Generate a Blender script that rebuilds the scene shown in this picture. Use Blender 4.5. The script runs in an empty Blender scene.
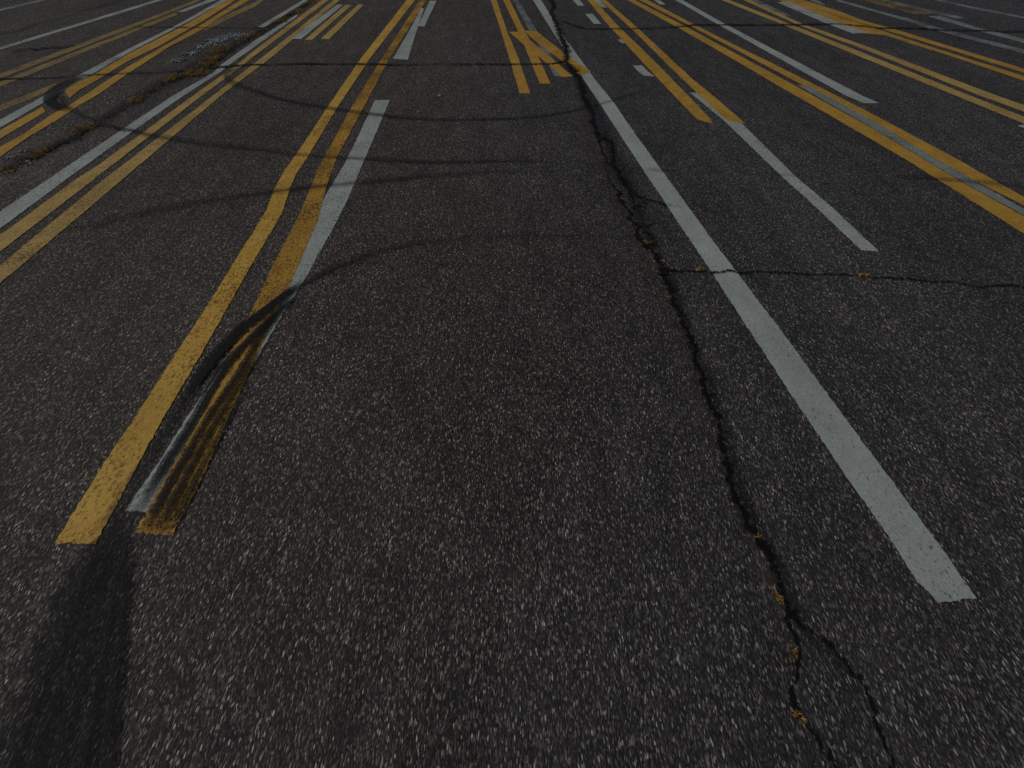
# A worn parking lot / practice road surface covered with overlapping white and yellow lines.
# All coordinates are metres on the ground: x to the right, y away from the camera, z up.
import bpy, bmesh, math, random
from mathutils import Vector, noise
R = math.radians
random.seed(7)
col = bpy.context.scene.collection

LINES = [('narrow white line crossing the far left corner of the lot', None, 'dim_white', 0.25, 1, [(-11.613, 8.002), (-11.288, 10.48), (-11.155, 11.418), (-10.373, 17.367)],
  [(-11.431, 7.791), (-11.105, 10.27), (-10.966, 11.418), (-10.184, 17.367)]),
 ('long thin white line beyond the faded tan double line, farther left than it', None, 'white', 0.2, 1, [(-9.025, 5.097), (-8.778, 7.585), (-8.504, 10.539), (-8.413, 11.418), (-7.86, 17.393)],
  [(-8.89, 4.941), (-8.643, 7.429), (-8.341, 10.289), (-8.248, 11.418), (-7.695, 17.393)]),
 ('white line end starting where the faded tan double line stops, top left', None, 'white', 0.2, 4, [(-7.224, 10.195), (-7.185, 11.418), (-6.87, 17.41)], [(-7.062, 10.177), (-6.972, 11.418), (-6.657, 17.41)]),
 ('white line outside the bright double line, both crossed by the looping tyre mark', None, 'white', 0.15, 3,
  [(-5.905, 2.094), (-6.174, 4.579), (-6.238, 5.247), (-6.375, 6.074), (-6.501, 7.457), (-6.609, 9.288), (-6.877, 11.418), (-7.544, 17.381)],
  [(-5.71, 1.868), (-5.978, 4.354), (-6.063, 5.06), (-6.18, 5.907), (-6.355, 7.233), (-6.515, 9.41), (-6.712, 11.418), (-7.379, 17.381)]),
 ('wide white line beside the grassy crack, running along the tan yellow double line', None, 'white', 0.15, 2,
  [(-4.389, 0.136), (-4.488, 2.634), (-4.499, 3.178), (-4.519, 4.381), (-4.531, 5.353), (-4.457, 6.292), (-4.525, 6.641), (-4.583, 8.033), (-4.553, 9.967)],
  [(-4.173, -0.113), (-4.273, 2.386), (-4.32, 3.178), (-4.365, 4.26), (-4.391, 5.353), (-4.364, 6.315), (-4.393, 6.593), (-4.423, 7.662), (-4.484, 9.834)]),
 ('white line on the far side of the dry grass strip, ending above the grass', None, 'white', 0.15, 2, [(-4.937, 8.938), (-4.939, 11.418), (-4.943, 17.418)], [(-4.798, 8.908), (-4.798, 11.418), (-4.801, 17.418)]),
 ('short white bar lying beside two short tan yellow bars', None, 'white', 0.1, 5, [(-3.975, 8.111), (-3.983, 10.902)], [(-3.792, 8.072), (-3.829, 10.881)]),
 ('white line slipping under the bent double line and the black tyre mark', None, 'white', 0.12, 1,
  [(-1.795, 5.195), (-1.709, 3.537), (-1.716, 2.876), (-1.692, 2.237), (-1.671, 1.786), (-1.69, 1.449), (-1.71, 1.169), (-1.742, 0.932), (-1.768, 0.669), (-1.777, 0.413), (-1.798, 0.199)],
  [(-1.602, 5.212), (-1.526, 3.526), (-1.491, 2.793), (-1.497, 2.237), (-1.507, 1.819), (-1.535, 1.505), (-1.549, 1.169), (-1.565, 0.918), (-1.588, 0.658), (-1.612, 0.413), (-1.63, 0.191)]),
 ('white wedge touching the bright double line on its right, just beyond the cross crack', None, 'white', 0.1, 5, [(-2.01, 10.578), (-1.939, 8.364), (-1.911, 6.941)], [(-1.94, 10.48), (-1.811, 8.716), (-1.661, 6.89)]),
 ('short white bar at the far end, beside the white wedge', None, 'white', 0.1, 6, [(-1.923, 11.307), (-1.833, 8.976)], [(-1.77, 11.307), (-1.703, 8.953)]),
 ('thin white line running under the crossed yellow diagonal stripes', None, 'dim_white', 0.25, 1, [(-0.664, 17.379), (0.024, 11.418), (0.324, 8.716), (0.454, 7.783), (0.617, 6.139)],
  [(-0.546, 17.379), (0.142, 11.418), (0.473, 8.643), (0.608, 7.429), (0.76, 6.096)]),
 ('longest wide white line, running beside the main crack to its clean square near end', None, 'white', 0.02, 2,
  [(-0.032, 17.395), (0.496, 11.418), (0.78, 8.432), (1.024, 6.096), (1.135, 5.077), (1.236, 4.092), (1.373, 2.825), (1.441, 2.237), (1.55, 1.192), (1.592, 0.78), (1.64, 0.364), (1.672, 0.161), (1.696, -0.076), (1.728, -0.143)],
  [(0.157, 17.395), (0.685, 11.418), (0.929, 8.432), (1.185, 6.096), (1.314, 5.144), (1.415, 4.092), (1.554, 2.825), (1.619, 2.237), (1.752, 1.192), (1.795, 0.78), (1.846, 0.364), (1.869, 0.161), (1.889, -0.076),
   (1.892, -0.131)]),
 ('short white dash farthest up the row, just right of the main crack', 'short white dashes', 'white', 0.1, 3, [(0.932, 17.862), (1.392, 11.88), (1.488, 10.779)], [(1.103, 17.862), (1.563, 11.88), (1.635, 10.779)]),
 ('short white dash halfway up the row between the main crack and double yellow line', 'short white dashes', 'white', 0.1, 3, [(1.551, 10.012), (1.626, 9.169)], [(1.711, 10.012), (1.771, 9.169)]),
 ('white dash squeezed between the two stripes of the double yellow line at the top', 'short white dashes', 'white', 0.15, 3, [(1.587, 17.992), (1.896, 12.0), (1.969, 10.678)], [(1.735, 17.992), (2.043, 12.0), (2.11, 10.578)]),
 ('smallest white chip of paint poking out left of the double yellow line', 'short white dashes', 'white', 0.1, 3, [(1.882, 8.046), (1.93, 7.82)], [(2.049, 8.072), (2.093, 7.844)]),
 ('curved white dash nearest the camera, left of the double yellow line', 'short white dashes', 'white', 0.08, 3, [(1.871, 6.593), (1.897, 6.315), (1.94, 6.139)], [(2.016, 6.617), (2.035, 6.36), (2.081, 6.113)]),
 ('white line starting between two yellow stripe ends and running on alone past them', None, 'white', 0.12, 4, [(2.412, 5.461), (2.548, 4.521), (2.641, 3.234), (2.696, 2.712), (2.746, 2.103)],
  [(2.548, 5.461), (2.729, 4.465), (2.773, 3.234), (2.839, 2.681), (2.872, 2.091)]),
 ('white stripe filling the gap between the widest pair of yellow stripes on the right', None, 'dim_white', 0.15, 6, [(4.0, 5.747), (4.19, 4.409), (4.281, 3.579), (4.331, 3.104), (4.436, 2.573), (4.841, 0.107)],
  [(4.134, 5.735), (4.317, 4.579), (4.395, 3.579), (4.455, 3.14), (4.515, 2.665), (4.92, 0.198)]),
 ('straight white line ending alone with a pointed near end, right of the filled double line', None, 'white', 0.08, 3, [(3.314, 17.394), (3.852, 11.418), (4.087, 8.9), (4.149, 8.398), (4.465, 5.353), (4.551, 5.094)],
  [(3.48, 17.394), (4.018, 11.418), (4.226, 9.014), (4.269, 8.716), (4.679, 5.353), (4.749, 5.1)]),
 ('tiny white line end at the top edge, left of the long pointed white line', None, 'white', 0.15, 3, [(3.103, 17.757), (3.342, 11.762), (3.371, 10.912)], [(3.224, 17.757), (3.463, 11.762), (3.501, 10.912)]),
 ('dull white line end beyond the pale double line on the right', None, 'dim_white', 0.3, 3, [(5.253, 17.409), (5.577, 11.418), (5.7, 9.747)], [(5.466, 17.409), (5.79, 11.418), (5.845, 9.834)]),
 ('thick white line lying against the merged yellow stripes at the top right', None, 'white', 0.15, 5, [(6.14, 11.144), (6.246, 9.209), (6.336, 8.432)], [(6.443, 11.198), (6.507, 9.248), (6.656, 8.502)]),
 ('short white line end just beyond the merged yellow stripes', None, 'dim_white', 0.2, 3, [(7.075, 17.761), (6.998, 11.762), (7.022, 10.881)], [(7.268, 17.761), (7.192, 11.762), (7.146, 10.902)]),
 ('thin white line crossing the far cross crack, nearer of the two at the right edge', None, 'dim_white', 0.25, 3, [(7.573, 11.307), (7.835, 10.103), (7.972, 9.41), (8.043, 8.716), (8.45, 7.206), (9.095, 4.79)],
  [(7.752, 11.418), (7.964, 10.242), (8.152, 9.618), (8.264, 8.863), (8.643, 7.429), (9.288, 5.013)]),
 ('white line beside the faded brown stripe at the top right, ending before the crack', None, 'dim_white', 0.3, 3, [(7.435, 17.284), (8.697, 11.418), (8.862, 10.578), (9.116, 9.559)],
  [(7.624, 17.284), (8.886, 11.418), (9.105, 10.48), (9.379, 9.661)]),
 ('white line crossing the far cross crack, farther of the two at the right edge', None, 'dim_white', 0.2, 4, [(8.685, 9.79), (8.815, 8.679), (8.935, 8.163), (8.976, 7.813), (9.568, 5.384)],
  [(8.946, 9.834), (9.025, 8.752), (9.158, 8.364), (9.223, 8.098), (9.814, 5.669)]),
 ('faint worn white line in the far right corner', None, 'dim_white', 0.3, 2, [(8.503, 17.235), (9.973, 11.418), (10.163, 10.48), (10.526, 9.601), (11.461, 7.283)],
  [(8.645, 17.235), (10.115, 11.418), (10.346, 10.658), (10.689, 9.79), (11.625, 7.472)]),
 ('white line corner just showing at the right edge, under the pale double line', None, 'white', 0.1, 3, [(5.944, 4.409), (6.109, 4.041), (7.213, 1.799)], [(6.098, 4.451), (6.29, 4.092), (7.394, 1.849)]),
 ('single faded tan stripe between the tan double line and the outer white line', None, 'faint_yellow', 0.2, 1, [(-6.833, 2.542), (-6.562, 5.027), (-6.492, 5.669), (-6.419, 6.074)],
  [(-6.667, 2.35), (-6.395, 4.835), (-6.319, 5.536), (-6.269, 5.969)]),
 ('faded brown yellow stripe nearly worn away at the top right', None, 'faint_yellow', 0.3, 2, [(7.352, 17.347), (8.272, 11.418), (8.396, 10.578), (8.534, 9.967)],
  [(7.896, 17.347), (8.815, 11.418), (8.951, 10.578), (9.073, 10.039)]),
 ('pale yellow stripe joining the bright double line from the far side', None, 'faint_yellow', 0.2, 1, [(-6.025, 8.976), (-6.031, 9.576), (-5.955, 11.198), (-5.979, 11.418), (-6.331, 17.408)],
  [(-5.795, 8.608), (-5.808, 9.288), (-5.764, 10.758), (-5.861, 11.418), (-6.213, 17.408)])]
DOUBLES = [('faded tan double line at the far left, almost worn away in its middle', 'faint_yellow', 0.2, 3,
  [([(-7.683, 3.727), (-7.601, 6.226), (-7.513, 9.014), (-7.475, 10.678), (-7.468, 11.418), (-7.5, 17.418)], [(-7.504, 3.521), (-7.422, 6.019), (-7.328, 8.73), (-7.308, 10.5), (-7.326, 11.418), (-7.358, 17.418)]),
   ([(-7.295, 3.367), (-7.289, 5.867), (-7.298, 6.789), (-7.269, 8.033), (-7.24, 10.149)], [(-7.133, 3.18), (-7.128, 5.68), (-7.115, 6.593), (-7.104, 7.844), (-7.048, 9.922)])]),
 ('bright yellow double line broken by a looping tyre mark, beside the weedy crack', 'yellow', 0.1, 5,
  [([(-5.643, 1.787), (-5.908, 4.273), (-5.972, 4.978)], [(-5.453, 1.568), (-5.718, 4.054), (-5.813, 4.826)]),
   ([(-6.085, 5.498), (-6.188, 5.727), (-6.175, 6.204), (-6.32, 7.179), (-6.414, 8.938), (-6.712, 11.418), (-7.493, 17.367)],
    [(-5.855, 5.282), (-5.936, 5.573), (-5.966, 5.969), (-6.083, 6.814), (-6.081, 7.662), (-6.149, 8.398), (-6.231, 9.369), (-6.523, 11.418), (-7.304, 17.367)]),
   ([(-5.166, 1.39), (-5.551, 3.86), (-5.555, 4.194), (-5.663, 4.697), (-5.665, 5.011), (-5.726, 5.425), (-5.908, 6.546), (-6.002, 7.674), (-6.047, 8.216), (-6.103, 8.938), (-6.127, 9.209), (-6.405, 11.418), (-7.024, 17.386)],
    [(-4.969, 1.163), (-5.354, 3.633), (-5.444, 4.142), (-5.467, 4.507), (-5.537, 5.027), (-5.558, 5.425), (-5.7, 6.226), (-5.891, 7.692), (-5.908, 8.752), (-6.03, 9.451), (-6.192, 11.418), (-6.812, 17.386)])]),
 ('tan yellow double line beside the wide white line and the grassy crack', 'pale_yellow', 0.12, 4,
  [([(-4.095, -0.208), (-4.19, 2.29), (-4.223, 3.178), (-4.204, 3.484), (-4.264, 5.353), (-4.276, 6.641), (-4.334, 7.457), (-4.49, 11.418), (-4.695, 17.415)],
    [(-3.912, -0.42), (-4.007, 2.079), (-4.049, 3.178), (-4.057, 3.273), (-4.144, 5.353), (-4.171, 6.617), (-4.201, 7.152), (-4.325, 11.418), (-4.53, 17.415)]),
   ([(-3.722, -0.577), (-3.868, 1.919), (-3.952, 3.178), (-3.997, 5.353), (-4.009, 5.766), (-4.033, 6.764), (-4.08, 8.364), (-4.207, 11.418), (-4.452, 17.413)],
    [(-3.552, -0.773), (-3.698, 1.722), (-3.773, 3.178), (-3.89, 5.353), (-3.897, 5.708), (-3.882, 6.666), (-3.933, 8.163), (-4.065, 11.418), (-4.31, 17.413)])]),
 ('pair of short tan yellow bars beside a short white bar', 'pale_yellow', 0.06, 5,
  [([(-3.71, 8.033), (-3.784, 10.881)], [(-3.574, 8.014), (-3.635, 10.861)]), ([(-3.441, 8.098), (-3.504, 10.943)], [(-3.286, 8.065), (-3.368, 10.902)])]),
 ('bright yellow double line that bends mid-way and ends under the black tyre mark', 'gold', 0.1, 4,
  [([(-2.523, 17.418), (-2.481, 11.418), (-2.427, 6.89), (-2.343, 4.978), (-2.279, 3.689), (-2.268, 3.332), (-2.23, 3.014), (-2.161, 2.665), (-2.109, 1.874), (-2.083, 1.386), (-2.071, 1.13), (-2.049, 0.658), (-2.045, 0.439),
     (-2.021, 0.068)],
    [(-2.334, 17.418), (-2.292, 11.418), (-2.283, 6.89), (-2.216, 4.978), (-2.135, 3.579), (-2.127, 3.273), (-2.089, 3.014), (-2.007, 2.634), (-1.967, 1.874), (-1.936, 1.386), (-1.916, 1.13), (-1.892, 0.658), (-1.873, 0.439),
     (-1.837, 0.064)]),
   ([(-2.264, 17.418), (-2.174, 11.418), (-2.092, 6.89), (-2.037, 4.978), (-1.962, 3.689), (-1.94, 3.332), (-1.903, 3.049), (-1.852, 2.665), (-1.802, 1.874), (-1.753, 1.334), (-1.741, 1.13), (-1.691, 0.658), (-1.698, 0.388),
     (-1.693, 0.108)],
    [(-2.11, 17.418), (-2.021, 11.418), (-1.969, 6.993), (-1.885, 4.978), (-1.827, 3.623), (-1.788, 3.292), (-1.75, 3.014), (-1.661, 2.514), (-1.608, 1.874), (-1.576, 1.334), (-1.567, 1.13), (-1.537, 0.687), (-1.514, 0.388),
     (-1.517, 0.1)])]),
 ('bright yellow double line stopping short of the diagonal stripes that cross it', 'yellow', 0.05, 4,
  [([(-1.113, 17.387), (-0.506, 11.418), (-0.217, 8.716), (-0.052, 7.098), (0.105, 5.439)], [(-0.974, 17.387), (-0.366, 11.418), (-0.105, 8.716), (0.09, 7.098), (0.248, 5.447)]),
   ([(-0.875, 17.382), (-0.213, 11.418), (0.105, 8.716), (0.236, 7.429), (0.396, 5.806)], [(-0.717, 17.382), (-0.054, 11.418), (0.229, 8.716), (0.388, 7.429), (0.544, 5.806)])]),
 ('pair of yellow diagonal stripes crossing other lines and broken by the main crack', 'yellow', 0.1, 6,
  [([(-0.056, 8.572), (0.159, 7.875), (0.575, 6.641), (0.737, 6.074)], [(0.151, 8.572), (0.63, 6.993), (0.887, 6.117)]),
   ([(0.227, 8.643), (0.345, 8.196), (0.632, 7.288), (0.794, 6.839), (0.987, 6.156)], [(0.454, 8.643), (0.875, 7.206), (1.179, 6.315)])]),
 ('bright yellow double line with two separate blunt near ends, beside the white dashes', 'yellow', 0.08, 5,
  [([(1.48, 17.411), (1.784, 11.418), (1.891, 9.091), (2.068, 6.641), (2.165, 5.353), (2.235, 4.594), (2.289, 4.536)],
    [(1.634, 17.411), (1.938, 11.418), (2.068, 9.091), (2.27, 6.641), (2.353, 5.353), (2.395, 4.638), (2.379, 4.465)]),
   ([(1.6, 17.399), (2.08, 11.418), (2.301, 8.643), (2.464, 5.969), (2.513, 5.353), (2.582, 4.55)], [(1.73, 17.399), (2.21, 11.418), (2.433, 8.643), (2.608, 5.969), (2.687, 5.353), (2.77, 4.465)])]),
 ('widest yellow double line, its gap filled by a white stripe at the right', 'yellow', 0.05, 4,
  [([(1.573, 17.308), (2.718, 11.418), (3.223, 8.789), (3.558, 6.839), (3.689, 5.969), (4.003, 4.099), (4.084, 3.579), (4.136, 3.085), (4.213, 2.317), (4.565, -0.158)],
    [(1.75, 17.308), (2.895, 11.418), (3.398, 8.863), (3.697, 7.206), (3.971, 5.688), (4.182, 4.395), (4.273, 3.569), (4.324, 3.094), (4.423, 2.559), (4.775, 0.083)]),
   ([(1.891, 17.315), (3.001, 11.418), (3.466, 9.091), (3.781, 7.429), (4.071, 5.806), (4.326, 4.594), (4.403, 3.59), (4.463, 3.15), (4.57, 2.728), (4.911, 0.252)],
    [(2.08, 17.315), (3.19, 11.418), (3.589, 9.169), (3.87, 7.662), (4.055, 6.814), (4.437, 4.82), (4.623, 3.579), (4.683, 2.859), (5.024, 0.382)])]),
 ('pale yellow double line between the pointed white line and the golden double line', 'pale_yellow', 0.08, 4,
  [([(3.949, 17.336), (4.939, 11.418), (5.337, 9.091), (5.664, 6.962), (5.935, 5.353), (6.074, 4.465), (6.498, 2.001)],
    [(4.138, 17.336), (5.128, 11.418), (5.491, 9.209), (5.826, 7.233), (6.122, 5.353), (6.25, 4.667), (6.673, 2.203)]),
   ([(5.088, 17.407), (5.459, 11.418), (5.616, 9.138), (5.959, 7.457), (6.256, 5.353), (6.382, 4.82), (6.886, 2.371)],
    [(5.253, 17.407), (5.625, 11.418), (5.75, 9.169), (6.095, 7.686), (6.472, 5.389), (6.562, 5.027), (7.066, 2.579)])]),
 ('golden double line at the far right whose stripes merge beyond the crack', 'yellow', 0.12, 4,
  [([(5.765, 17.396), (6.286, 11.418), (6.383, 10.195), (6.445, 9.209), (6.561, 8.467), (6.868, 8.364), (6.975, 7.783), (7.176, 6.962), (7.342, 5.928), (7.802, 3.47)],
    [(6.108, 17.396), (6.629, 11.418), (6.73, 10.365), (6.877, 9.476), (6.974, 8.9), (7.075, 8.229), (7.256, 7.288), (7.506, 6.117), (7.966, 3.66)]),
   ([(5.684, 17.345), (6.617, 11.418), (6.75, 10.403), (6.896, 9.509), (7.059, 8.789), (7.182, 8.364), (7.39, 7.469), (7.639, 6.27), (8.156, 3.824)],
    [(5.944, 17.345), (6.877, 11.418), (7.068, 10.384), (7.122, 9.41), (7.323, 8.752), (7.524, 7.722), (7.797, 6.452), (8.313, 4.006)])])]
SKIDS = [('heavy black tyre mark curving over the bent double yellow line to the near edge',
  [('smear', 0.6, [(-1.808, 1.039, 0.022), (-1.818, 0.844, 0.0418), (-1.838, 0.611, 0.0518), (-1.844, 0.449, 0.0535), (-1.834, 0.27, 0.0601), (-1.827, 0.161, 0.0715), (-1.812, 0.08, 0.0767)]),
   ('film', 0.58, [(-1.788, 0.221, 0.0364), (-1.777, 0.12, 0.0702), (-1.76, -0.034, 0.1522), (-1.686, -0.218, 0.1801), (-1.597, -0.429, 0.2035), (-1.528, -0.59, 0.211), (-1.446, -0.773, 0.2125)]),
   ('film', 0.5, [(-1.81, 0.128, 0.0148), (-1.781, -0.055, 0.0198), (-1.734, -0.251, 0.0198), (-1.69, -0.419, 0.02), (-1.641, -0.59, 0.0183), (-1.524, -0.773, 0.0178)]),
   ('film', 0.5, [(-1.772, 0.112, 0.0144), (-1.74, -0.055, 0.0201), (-1.681, -0.251, 0.0207), (-1.626, -0.419, 0.0218), (-1.568, -0.59, 0.0212), (-1.458, -0.773, 0.0207)]),
   ('film', 0.3, [(-1.739, 0.096, 0.0161), (-1.7, -0.055, 0.0217), (-1.625, -0.251, 0.0228), (-1.559, -0.419, 0.0237), (-1.489, -0.59, 0.0241), (-1.386, -0.773, 0.0237)]),
   ('film', 0.5, [(-1.701, 0.08, 0.0131), (-1.657, -0.055, 0.0192), (-1.568, -0.251, 0.0208), (-1.49, -0.419, 0.0225), (-1.409, -0.59, 0.0239), (-1.314, -0.773, 0.0241)]),
   ('film', 0.5, [(-1.665, 0.064, 0.0144), (-1.614, -0.055, 0.0191), (-1.511, -0.251, 0.0193), (-1.422, -0.419, 0.0198), (-1.33, -0.59, 0.0208), (-1.242, -0.773, 0.0218)]),
   ('arc', 0.3, [(1.679, 2.224, 0.053), (0.879, 2.263, 0.0534), (0.065, 2.29, 0.0469), (-0.26, 2.263, 0.0398)]),
   ('arc', 0.7, [(0.229, 2.283, 0.04), (-0.098, 2.277, 0.0426), (-0.422, 2.25, 0.0464), (-0.889, 2.147, 0.0583), (-1.237, 1.965, 0.0672), (-1.459, 1.765, 0.0669), (-1.558, 1.601, 0.0613)]),
   ('black', 0.97,
    [(-1.502, 1.743, 0.0266), (-1.566, 1.641, 0.041), (-1.657, 1.467, 0.0546), (-1.741, 1.308, 0.0571), (-1.784, 1.192, 0.0535), (-1.816, 1.091, 0.0491), (-1.829, 0.953, 0.0448), (-1.837, 0.805, 0.0342), (-1.843, 0.658, 0.026)]),
   ('black', 0.95,
    [(-1.498, 1.631, 0.0098), (-1.529, 1.562, 0.0211), (-1.562, 1.486, 0.0313), (-1.615, 1.334, 0.0369), (-1.669, 1.177, 0.0332), (-1.71, 1.024, 0.0358), (-1.721, 0.812, 0.0319), (-1.718, 0.658, 0.0291), (-1.727, 0.439, 0.0308),
     (-1.73, 0.248, 0.0329), (-1.727, 0.12, 0.0311)]),
   ('black', 0.9, [(-1.548, 1.467, 0.0223), (-1.595, 1.317, 0.036), (-1.603, 1.184, 0.03), (-1.615, 1.069, 0.0219)]),
   ('brown', 0.42, [(-1.571, 1.169, 0.0359), (-1.575, 0.967, 0.0557), (-1.598, 0.767, 0.0651), (-1.599, 0.512, 0.0755), (-1.583, 0.248, 0.0845), (-1.582, 0.096, 0.0859)]),
   ('worn', 0.95, [(-1.597, 1.291, 0.0231), (-1.609, 1.153, 0.0234), (-1.612, 0.995, 0.024), (-1.63, 0.812, 0.0245), (-1.648, 0.658, 0.0242), (-1.652, 0.459, 0.0247), (-1.655, 0.257, 0.0246), (-1.641, 0.104, 0.0227)]),
   ('worn', 0.85, [(-1.568, 1.161, 0.0143), (-1.57, 0.995, 0.0166), (-1.582, 0.805, 0.0185), (-1.59, 0.64, 0.02), (-1.597, 0.459, 0.0209), (-1.593, 0.257, 0.0213), (-1.587, 0.112, 0.0201)]),
   ('worn', 0.75, [(-1.533, 0.911, 0.0107), (-1.536, 0.792, 0.0154), (-1.536, 0.628, 0.0169), (-1.536, 0.459, 0.0182), (-1.532, 0.257, 0.0192), (-1.533, 0.112, 0.0203)])]),
 ('thin dark tyre arc with a hooked left end, nearest the cross crack',
  [('arc', 0.82,
    [(-4.114, 6.593, 0.0837), (-4.22, 6.36, 0.1086), (-4.183, 6.096, 0.0526), (-3.883, 5.766, 0.0916), (-3.485, 5.498, 0.1058), (-3.033, 5.212, 0.0904), (-2.285, 4.914, 0.0813), (-1.674, 4.728, 0.0834), (-0.977, 4.579, 0.0747),
     (0.0, 4.608, 0.07), (0.593, 4.758, 0.0611), (1.218, 5.11, 0.0521), (2.163, 5.806, 0.0581), (2.837, 6.139, 0.0663)])]),
 ('tyre mark looping over the left double line then sweeping across all lanes',
  [('black', 0.82, [(-6.23, 6.096, 0.0919), (-6.308, 5.887, 0.135), (-6.237, 5.536, 0.1204), (-6.039, 5.178, 0.0709), (-5.731, 4.946, 0.0767), (-5.485, 4.82, 0.054)]),
   ('arc', 0.68,
    [(-6.097, 5.425, 0.0427), (-5.843, 5.144, 0.0439), (-5.58, 4.914, 0.0529), (-5.225, 4.667, 0.0472), (-4.743, 4.409, 0.053), (-4.397, 4.273, 0.0744), (-4.097, 4.142, 0.0862), (-3.827, 4.066, 0.0916), (-3.315, 3.919, 0.0826),
     (-2.707, 3.802, 0.072), (-2.258, 3.689, 0.0657), (-1.623, 3.601, 0.0667), (-0.831, 3.515, 0.0628), (0.0, 3.537, 0.0551), (0.695, 3.494, 0.0462)]),
   ('arc', 0.5, [(1.286, 3.392, 0.0498), (1.591, 3.332, 0.0657), (1.901, 3.273, 0.0406)]), ('arc', 0.4, [(2.417, 3.332, 0.0471), (2.699, 3.254, 0.0654), (3.198, 3.215, 0.0396)]),
   ('arc', 0.55, [(3.698, 3.234, 0.0488), (4.062, 3.196, 0.0709), (4.73, 3.067, 0.0723), (5.319, 2.892, 0.0634)])]),
 ('faint grey tyre arc crossing where the yellow double line bends',
  [('arc', 0.62,
    [(-3.801, 2.263, 0.0705), (-3.647, 2.386, 0.0891), (-3.415, 2.5, 0.0984), (-2.999, 2.712, 0.0917), (-2.363, 2.909, 0.0838), (-1.907, 3.031, 0.0942), (-1.501, 3.104, 0.0853), (-0.851, 3.234, 0.0679), (-0.119, 3.332, 0.0594),
     (0.676, 3.332, 0.0396)])])]
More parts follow.
